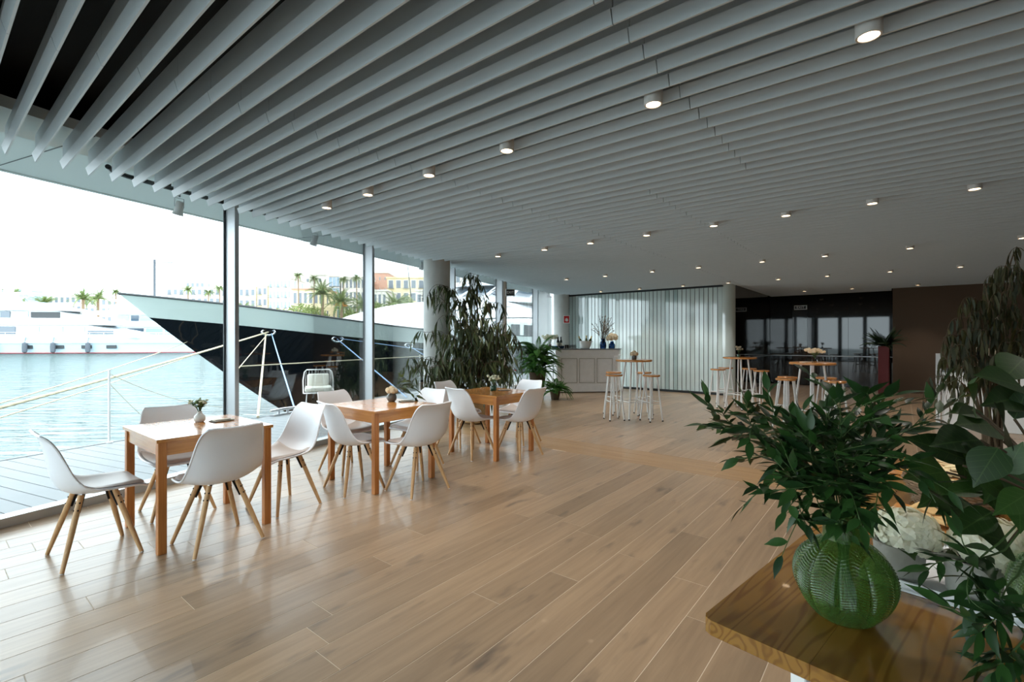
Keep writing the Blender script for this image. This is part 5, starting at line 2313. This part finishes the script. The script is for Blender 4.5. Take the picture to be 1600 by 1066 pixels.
BOL = W(-DECKW + .35, 3.0, .22)
rope('thick tan mooring rope from the hull fairlead towards the deck', FL[0], BOL, .020, 'rope_tan', .10)
st1 = H(5.5 * (2.63 - 1.32) / 3.93, 0, 1.32)
st2 = H(5.5 * (2.63 - 1.0) / 3.93, 0, 1.0)
rope('upper thin mooring rope leading back from the bow stem', st1, BOL + Vector((-.05, -.1, -.02)), .011, 'rope_tan', .22)
rope('lower thin mooring rope leading back from the bow stem', st2, BOL + Vector((.05, .15, -.12)), .011, 'rope_tan', .12)
d1 = W(-DECKW + .10, 8.2, .02)
rope('thick braided rope dropping straight from the fairlead to the deck', FL[0] + Vector((-.05, -.05, -.05)), d1, .021, 'rope_tan', .0)
rope('pale blue rope slanting from the first fairlead to the deck', FL[0] + Vector((.12, -.02, -.05)), W(-DECKW + .16, 8.95, .05), .016, 'rope_blue', .03)
rope('thin tan rope slanting left from the first fairlead', FL[0] + Vector((.0, -.03, -.06)), W(-DECKW + .05, 7.6, .62), .009, 'rope_tan', .0)
rope('blue rope slanting right from the second fairlead to the quay', FL[1], W(-DECKW + .8, 11.6, .03), .015, 'rope_blue', .0)
rope('thin blue rope running level along the hull between fairleads', FL[1] + Vector((.1, 0, .02)), W(-DECKW + .1, 18.5, .6), .009, 'rope_blue', .0)
rope('blue rope slanting from the third fairlead behind the weeping plant', FL[2], W(-DECKW + .2, 15.6, .05), .015, 'rope_blue', .0)
t = thing('mooring_bollard', 'grey steel mooring bollard holding the ropes at the deck edge', 'bollard', W(-DECKW + .35, 3.0, 0))
b = MB()
b.lathe([(.14, 0), (.14, .02), (.08, .04), (.075, .24), (.11, .27), (.11, .31), (.02, .33)], 20)
part('body', b, 'alu_dark', t, 40)
t = thing('deck_cleat', 'low steel cleat with ropes made fast on the deck by the hull', 'cleat', W(-DECKW + .14, 8.7, 0), WROT)
b = MB()
b.box((0, 0, .012), (.12, .5, .024))
b.tube([(0, -.1, .02), (0, -.1, .09)], .025, 8)
b.tube([(0, .1, .02), (0, .1, .09)], .025, 8)
b.tube([(0, -.28, .09), (0, 0, .10), (0, .28, .09)], .025, 8)
part('body', b, 'steel', t, 40)

# ------------------------------------------------------------------ wire armchair on the deck
oc = W(-2.2, 9.15, -0.005)
t = thing('outdoor_armchair', 'pale wire-framed outdoor armchair with cushions standing on the deck', 'chair', oc, -2.75)
fr = MB()
fr.tube([(-.27, -.24, .42), (-.275, -.30, .60), (-.25, -.345, .76), (-.21, -.355, .80), (.21, -.355, .80), (.25, -.345, .76), (.275, -.30, .60), (.27, -.24, .42), (.26, .22, .40), (.22, .27, .40), (-.22, .27, .40), (-.26, .22, .40), (-.27, -.24, .42)], .011, 8, cap=False)
part('frame', fr, 'white_paint', t, 60)
for k in range(9):
    x = -.22 + .055 * k
    b = MB()
    b.tube([(x, -.352, .79), (x * 1.05, -.30, .6), (x * 1.05, -.22, .41), (x, .26, .40)], .003, 5)
    part('wire', b, 'white_paint', t)
for (x, y) in ((-.2, -.26), (.2, -.26), (-.2, .24), (.2, .24)):
    b = MB()
    b.tube([(x, y * .8, .40), (x * 1.15, y * 1.1, .0)], .009, 8)
    part('leg', b, 'white_paint', t, 40)
b = MB()
b.box((0, .0, .455), (.48, .46, .09))
part('seat_cushion', b, 'fabric_cream', t, 60, .035, 3)
b = MB()
b.box((0, -.20, .60), (.40, .10, .26), Matrix.Translation((0, -.2, .6)) @ Matrix.Rotation(.25, 4, 'X') @ Matrix.Translation((0, .2, -.6)))
part('back_cushion', b, 'fabric_cream', t, 60, .04, 3)

# ------------------------------------------------------------------ white yachts across the water
def white_yacht(lab, loc, rot, S, full=True):
    t = thing('white_yacht', lab, 'yacht', loc, rot)
    t.scale = (S, S, S)
    Ln = 38.0

    def hb(x):                   # x from stern (0) to bow (Ln)
        f = x / Ln
        return 3.9 * (1 - max(0, (f - .55) / .45) ** 2.2)
    xs_ = [0, 2, 6, 12, 18, 22, 26, 30, 33, 35.5, 37.3, 38]
    h = MB()
    for sg in (1, -1):
        h.grid([[(x - (2.6 - z) * .55 * max(0, (x / Ln - .7) / .3), sg * max(hb(x) * (.86 + .14 * (z / 2.6)), .02), z) for x in xs_] for z in (-.5, .3, 1.2, 2.0, 2.6)])
    h.grid([[(x, n * max(hb(x), .02), 2.58) for x in xs_] for n in (-1, 0, 1)])
    h.grid([[(0, n * 3.9, z) for n in (-1, 0, 1)] for z in (-.5, 2.6)])
    part('hull', h, 'hull_ice', t, 40)
    rl_ = MB()
    for sg in (1, -1):
        rl_.tube([(x, sg * (hb(x) * .872 + .03), .12) for x in xs_[:-1]], .09, 6)
    part('boot_stripe', rl_, 'red_line', t)
    rb2 = MB()
    for sg in (1, -1):
        rb2.tube([(x, sg * (hb(x) * .97 + .03), 1.75) for x in xs_[:-2]], .07, 6)
    part('rubbing_strake', rb2, 'boat_white', t)

    def tier(nm, pts, hw, mat='boat_white', bev=.15):
        m = MB()
        n = len(pts)
        vs = [(x, hw * (1 - .03 * (z - 2.6)), z) for x, z in pts] + [(x, -hw * (1 - .03 * (z - 2.6)), z) for x, z in pts]
        fs = [tuple(range(n)), tuple(range(2 * n - 1, n - 1, -1))] + [(k, n + k, n + (k + 1) % n, (k + 1) % n) for k in range(n)]
        m.add(vs, fs)
        return part(nm, m, mat, t, 30, bev, 2)
    tier('main_deck_house', [(3, 2.5), (30, 2.5), (27, 3.6), (22, 4.7), (3, 4.7)], 3.3)
    tier('main_deck_roof', [(0.5, 4.6), (26, 4.6), (24, 5.3), (19, 5.6), (0.5, 5.5)], 3.75)
    tier('upper_house', [(6, 5.4), (22, 5.4), (20, 6.2), (17, 7.0), (6, 7.0)], 2.9)
    tier('upper_roof', [(3, 6.9), (20, 6.9), (17.5, 7.5), (12, 7.9), (3, 7.7)], 3.35)
    tier('fly_screen', [(11, 7.7), (17, 7.6), (15, 8.3), (11.5, 8.4)], 2.4, 'boat_glass_pale', .05)
    tier('mast_arch', [(4.5, 7.6), (7.5, 7.6), (9.8, 9.6), (8.0, 9.9), (6.5, 9.6)], 2.2)
    tier('hard_top', [(5, 9.6), (15.5, 9.55), (15, 9.85), (5, 9.95)], 2.7, 'boat_white', .08)
    for (x, z) in ((11.0, 10.35), (8.4, 10.4)):
        d = MB()
        d.sphere((x, 0, z), .62, 8)
        d.lathe([(.25, -1.1), (.25, -.4)], 10, (x, 0, z))
        part('radar_dome', d, 'boat_white', t, 60)
    for (x0, x1, z0, z1, hw, mt) in ((6, 12, 2.95, 4.35, 3.25, 'boat_glass'), (12.4, 15.4, 2.95, 4.35, 3.25, 'boat_glass_pale'), (15.8, 18.8, 2.95, 4.35, 3.25, 'boat_glass_pale'), (19.2, 22.0, 2.95, 4.3, 3.25, 'boat_glass_pale'), (22.4, 26.2, 2.95, 3.7, 3.25, 'boat_glass'),
                                     (7, 9.0, 5.75, 6.8, 2.75, 'boat_glass_pale'), (9.4, 10.8, 5.75, 6.8, 2.75, 'boat_glass'), (11, 13.4, 5.75, 6.8, 2.75, 'boat_glass_pale'), (13.8, 18.0, 5.75, 6.7, 2.75, 'boat_dark_grey')):
        for sg in (1, -1):
            g = MB()
            g.box(((x0 + x1) / 2, sg * hw, (z0 + z1) / 2), (x1 - x0, .12, z1 - z0))
            part('window_pane', g, mt, t, 0, .03, 1)
    for x in (8, 14, 18.5, 22.5, 26):
        for sg in (1, -1):
            g = MB()
            g.box((x, sg * (hb(x) * .935 + .0), 1.1), (1.5, .14, .55))
            part('porthole', g, 'boat_dark_grey', t, 0, .03, 1)
    for x in (4.5, 9.5, 14, 18, 23):
        for sg in (1, -1):
            g = MB()
            y_ = sg * (hb(x) * .98 + .33)
            g.lathe([(.08, -.85), (.3, -.7), (.34, 0), (.3, .7), (.08, .85)], 12, (x, y_, 1.0))
            g.tube([(x, y_, 1.8), (x, sg * (hb(x)), 2.7)], .03, 5)
            part('fender', g, 'fender_grey', t, 40)
    r_ = MB()
    for sg in (1, -1):
        for z in (3.05, 3.4):
            r_.tube([(x, sg * max(hb(x) - .1, .05), z) for x in xs_[:-1]], .03, 5)
        for x in range(1, 36, 2):
            r_.tube([(x, sg * max(hb(x) - .1, .05), 2.55), (x, sg * max(hb(x) - .1, .05), 3.4)], .025, 5)
    part('guard_rail', r_, 'boat_white', t)
    m_ = MB()
    m_.tube([(7.2, 0, 9.8), (7.4, 0, 12.8)], .06, 6)
    m_.tube([(7.3, -1, 11.6), (7.3, 1, 11.6)], .04, 5)
    part('mast', m_, 'boat_white', t)
    return t


# bow to the left, broadside on
white_yacht('white motor yacht with grey fenders lying broadside across the water', (-104.5, 90, ZW), 0.12, 1.15)
white_yacht('white motor yacht partly hidden behind the yacht with grey fenders', (-100, 114, ZW), 0.12, 1.2)

# ------------------------------------------------------------------ city front across the harbour
GZ = 0.45


def building(name, lab, cx, y, w, d, h, mat, rows, cols, wmat='pane_dark', roof='stone_pale', balc=False, rot=0.0, ww=.55, hh=.55, group=None):
    t = thing(name, lab, 'building', (cx, y, GZ), rot, group)
    b = MB()
    b.box((0, d / 2, h / 2), (w, d, h))
    part('wall', b, mat, t)
    b = MB()
    b.box((0, d / 2, h + .25), (w + .8, d + .8, .5))
    part('cornice', b, roof, t)
    fh = h / rows
    cw = w / cols
    wm = MB()
    wm.box((0, 0, 0), (cw * ww, .24, fh * hh))
    wme = wm.mesh('window', wmat)
    fm = MB()
    for sx in (-1, 1):
        fm.box((sx * cw * ww * .56, 0, 0), (cw * ww * .14, .2, fh * hh * 1.1))
    fm.box((0, 0, fh * hh * .56), (cw * ww * 1.26, .22, fh * hh * .1))
    fme = fm.mesh('surround', 'stone_pale')
    bm_ = MB()
    bm_.box((0, -.5, -fh * hh * .52), (cw * .82, 1.0, .16))
    for k in range(7):
        bm_.box((-cw * .39 + cw * .13 * k, -.95, -fh * hh * .52 + .5), (.05, .05, 1.0))
    bm_.box((0, -.95, -fh * hh * .52 + 1.0), (cw * .82, .08, .08))
    bme = bm_.mesh('balcony', 'pane_dark')
    for i in range(rows):
        for j in range(cols):
            p = (-w / 2 + cw * (j + .5), -.02, fh * (i + .52))
            o = link('window', wme, t, p)
            link('surround', fme, o)
            if balc and i > 0 and j % 2 == 0:
                link('balcony', bme, o)
    # side windows facing along the quay
    nside = max(2, int(d / 5))
    for i in range(rows):
        for j in range(nside):
            o = link('window', wme, t, (w / 2 - .0, d * (j + .5) / nside, fh * (i + .52)))
            o.rotation_euler = (0, 0, PI / 2)
    return t


def px_building(u0, u1, vtop, y, *a, **k):
    x0, x1 = (u0 - 800) / F * y, (u1 - 800) / F * y
    h = EYE + (530 - vtop) / F * y - GZ
    return a, k, x0, x1, h


def add_b(name, lab, u0, u1, vtop, y, mat, rows, cols, **k):
    x0, x1 = (u0 - 800) / F * y, (u1 - 800) / F * y
    h = EYE + (530 - vtop) / F * y - GZ
    return building(name, lab, (x0 + x1) / 2, y, x1 - x0, k.pop('d', 14), h, mat, rows, cols, **k)


add_b('striped_tower', 'pale blue office tower with dark banded windows beyond the yachts', -14, 26, 452, 250, 'shutter_blue', 9, 6, ww=.8, hh=.5)
add_b('apartment_block', 'low pale block beyond the flybridge of the white yacht', 40, 128, 462, 270, 'stone_pale', 5, 10)
add_b('apartment_block', 'long white hazy block left of the bow of the dark yacht', 131, 256, 466, 270, 'stone_pale', 5, 14)
add_b('apartment_block', 'white block with a stepped roof behind the bow palms', 260, 345, 450, 236, 'stone_pale', 6, 9, balc=True)
add_b('apartment_block', 'tall grey-white block rising behind the stepped roof block', 290, 320, 440, 258, 'stone_pale', 7, 4)
add_b('apartment_block', 'white block with balconies next to the narrow cream house', 346, 400, 449, 206, 'stone_pale', 5, 6, balc=True)
add_b('apartment_block', 'narrow cream house beside the domed block', 402, 418, 447, 204, 'stone_cream', 5, 2, balc=True, d=12)
bd_ = add_b('domed_block', 'ornate white block with a small corner dome and blue shutters', 420, 455, 436, 200, 'stone_pale', 6, 6, wmat='shutter_blue', balc=True, hh=.62)
x = -((457 - 420) / F * 200) / 2 + 1.3
hd = EYE + (530 - 436) / F * 200 - GZ
b = MB()
b.lathe([(1.5, 0), (1.5, 1.6), (1.7, 1.7), (1.45, 2.3), (.9, 2.9), (.3, 3.2), (.1, 3.9)], 16, (x, 1.5, hd + .4))
part('corner_dome', b, 'stone_pale', bd_, 40)
b = MB()
b.box((2.0, 6, hd + 1.6), (7, 8, 2.6))
part('attic', b, 'stone_pale', bd_)
add_b('plain_block', 'tall blank-walled white block behind the domed building', 452, 510, 430, 226, 'stone_pale', 6, 3, ww=.2, hh=.3)
add_b('terrace_house', 'low cream terrace with a tiled roof among the palms', 457, 506, 453, 184, 'stone_cream', 3, 6, roof='roof_tile', hh=.6)
add_b('glass_block', 'narrow modern block with a dark glazed front', 514, 531, 432, 200, 'pane_dark', 6, 3, wmat='shutter_blue', ww=.85, hh=.8)
add_b('arcade_block', 'white block with rows of tall windows behind thin palms', 533, 570, 434, 198, 'stone_pale', 5, 6, hh=.65)
add_b('brick_block', 'red brick gable block behind the white row house', 573, 606, 427, 214, 'brick_red', 6, 4, ww=.2, hh=.25)
add_b('row_house', 'low white row house in front of the brick gable', 576, 604, 455, 170, 'stone_pale', 3, 4)
add_b('yellow_block', 'ochre yellow block with balconies and a flat cornice', 605, 664, 435, 189, 'stone_yellow', 5, 5, balc=True, hh=.6, roof='stone_yellow')
add_b('row_house', 'low white row house beside the ochre block', 650, 690, 455, 168, 'stone_pale', 3, 4)
add_b('roof_villa', 'pale villa with a red tiled roof over the wheelhouse', 700, 742, 425, 180, 'stone_pale', 5, 4, roof='roof_tile')
add_b('apartment_block', 'pale block showing past the wheelhouse roof', 742, 860, 432, 200, 'stone_cream', 6, 10)


def crane(u, vtop, y, lab, lean):
    t = thing('harbour_mast', lab, 'mast', at(u, 530, y) * 1.0)
    t.location.z = GZ
    h = EYE + (530 - vtop) / F * y - GZ
    b = MB()
    b.tube([(0, 0, 0), (lean, 0, h)], [.35, .12], 6)
    part('spar', b, 'boat_dark_grey', t)
    b = MB()
    b.tube([(lean * .6 - 1.2, 0, h * .6), (lean * .6 + 1.2, 0, h * .6)], .12, 5)
    part('yard', b, 'boat_dark_grey', t)


crane(650, 412, 170, 'leaning thin mast in front of the ochre block', -3.0)
crane(657, 414, 165, 'upright thin mast beside the concrete column', 1.5)

# palms on the promenade
rp_ = random.Random(55)


def fan_frond(L, w, droop, n=14):
    mb = MB()
    pts = [Vector((L * t, 0, L * (.55 * t - droop * t * t))) for t in [i / n for i in range(n + 1)]]
    for i in range(1, n + 1):
        t = i / n
        wl = w * (math.sin(PI * min(.97, t * .85 + .12))) + .05
        for s in (-1, 1):
            a, c = pts[i - 1], pts[i]
            tip = (a + c) / 2 + Vector((wl * .55, s * wl, -wl * .35))
            k = len(mb.v)
            mb.v += [tuple(a), tuple(c), tuple(tip)]
            mb.f.append((k, k + 1, k + 2))
    mb.tube(pts, .05, 3)
    return mb.mesh('frond', 'leaf_palm', 0, fix=False)


FR_T = [fan_frond(2.1, .55, d, 8) for d in (.5, .95, 1.4)]
FR_D = [fan_frond(5.2, .75, d) for d in (.35, .8, 1.25)]


def palm(lab, u, vtop, y, date=False, orange=False):
    base = at(u, 530, y)
    hz = EYE + (530 - vtop) / F * y - GZ
    t = thing('date_palm' if date else 'fan_palm', lab, 'palm', (base.x, base.y, GZ), rp_.uniform(0, 6))
    ht = hz - (3.2 if date else 1.6)
    b = MB()
    b.tube([(0, 0, 0), (.2, .1, ht * .5), (0, 0, ht)], [.55 if date else .28, .4 if date else .2, .5 if date else .22], 8)
    part('trunk', b, 'palm_trunk', t, 40)
    n = 40 if date else 30
    for i in range(n):
        o = link('frond', (FR_D if date else FR_T)[i % 3], t, (0, 0, ht))
        el = rp_.uniform(-.35, 1.0) if date else rp_.uniform(-.5, 1.0)
        o.rotation_euler = (0, -el, 6.283 * i / n * 7)
    if orange:
        b = MB()
        for k in range(12):
            a = 6.28 * k / 12
            b.tube([(0, 0, ht + .2), (math.cos(a) * .9, math.sin(a) * .9, ht + .5), (math.cos(a) * 1.6, math.sin(a) * 1.6, ht - .6)], [.06, .1, .22], 5)
        part('date_clusters', b, 'date_orange', t)
    return t


palm('tall thin fan palm before the blank white wall', 466, 424, 175)
palm('tall thin fan palm between the blank wall and the glazed block', 491, 429, 178)
palm('tall thin fan palm left of the arcade block', 537, 431, 182)
palm('tall thin fan palm right of the arcade block', 557, 428, 180)
palm('large date palm with a thick trunk between the terrace and the glazed block', 504, 444, 152, True)
palm('broad date palm with orange fruit clusters', 533, 458, 140, True, True)
palm('date palm half hidden by the window frame beside the orange-fruited palm', 568, 464, 148, True)
palm('date palm before the ochre yellow block', 618, 462, 143, True)
palm('fan palm standing left over the bow of the dark yacht', 294, 447, 185)
palm('fan palm in the middle over the bow of the dark yacht', 326, 451, 185)
palm('fan palm beside the window frame over the bow', 343, 444, 185)
palm('low date palm in front of the white balcony block', 378, 474, 160, True)
palm('bushy palm beside the striped tower', 22, 450, 200, True)
palm('bushy palm over the radar domes', 70, 462, 200, True)
palm('left of two bushy palms behind the hard top', 130, 455, 182, True)
palm('right of two bushy palms behind the hard top', 153, 455, 196, True)
palm('single fan palm just left of the bow tip', 181, 450, 190)


def bush_tree(lab, u, vtop, y, w):
    base = at(u, 530, y)
    h = EYE + (530 - vtop) / F * y - GZ
    t = thing('promenade_tree', lab, 'tree', (base.x, base.y, GZ))
    b = MB()
    b.tube([(0, 0, 0), (0, 0, h * .6)], .25, 7)
    part('trunk', b, 'palm_trunk', t)
    m_ = MB()
    sh = leaf_shape(.9, .55, n=2)
    for k in range(900):
        d = Vector((rp_.gauss(0, 1), rp_.gauss(0, 1), rp_.gauss(0, 1))).normalized()
        p = Vector((d.x * w / 2, d.y * w / 2, h * .62 + d.z * h * .36)) * 1.0
        p = Vector((p.x * rp_.uniform(.7, 1), p.y * rp_.uniform(.7, 1), h * .62 + d.z * h * .36 * rp_.uniform(.75, 1.05)))
        v_ = Vector((rp_.uniform(-1, 1), rp_.uniform(-1, 1), rp_.uniform(-1, 1)))
        m_.add(sh[0], sh[1], orient(p, v_, d))
    part('crown', m_, 'leaf_tree', t, kind='stuff', fix=False)


bush_tree('round green tree below the domed block', 438, 482, 172, 9)
bush_tree('round green tree below the low terrace', 472, 473, 153, 11)
bush_tree('round green tree under the big date palm', 492, 478, 168, 10)
bush_tree('low green tree beside the orange-fruited palm', 545, 484, 152, 7)
bush_tree('green tree in front of the white row house', 586, 470, 163, 9)
bush_tree('bare grey-green tree in front of the ochre block', 636, 462, 160, 7)

white_yacht('white motor yacht moored off the rear terrace', (-2, -44, ZW), 0.6, 1.0)
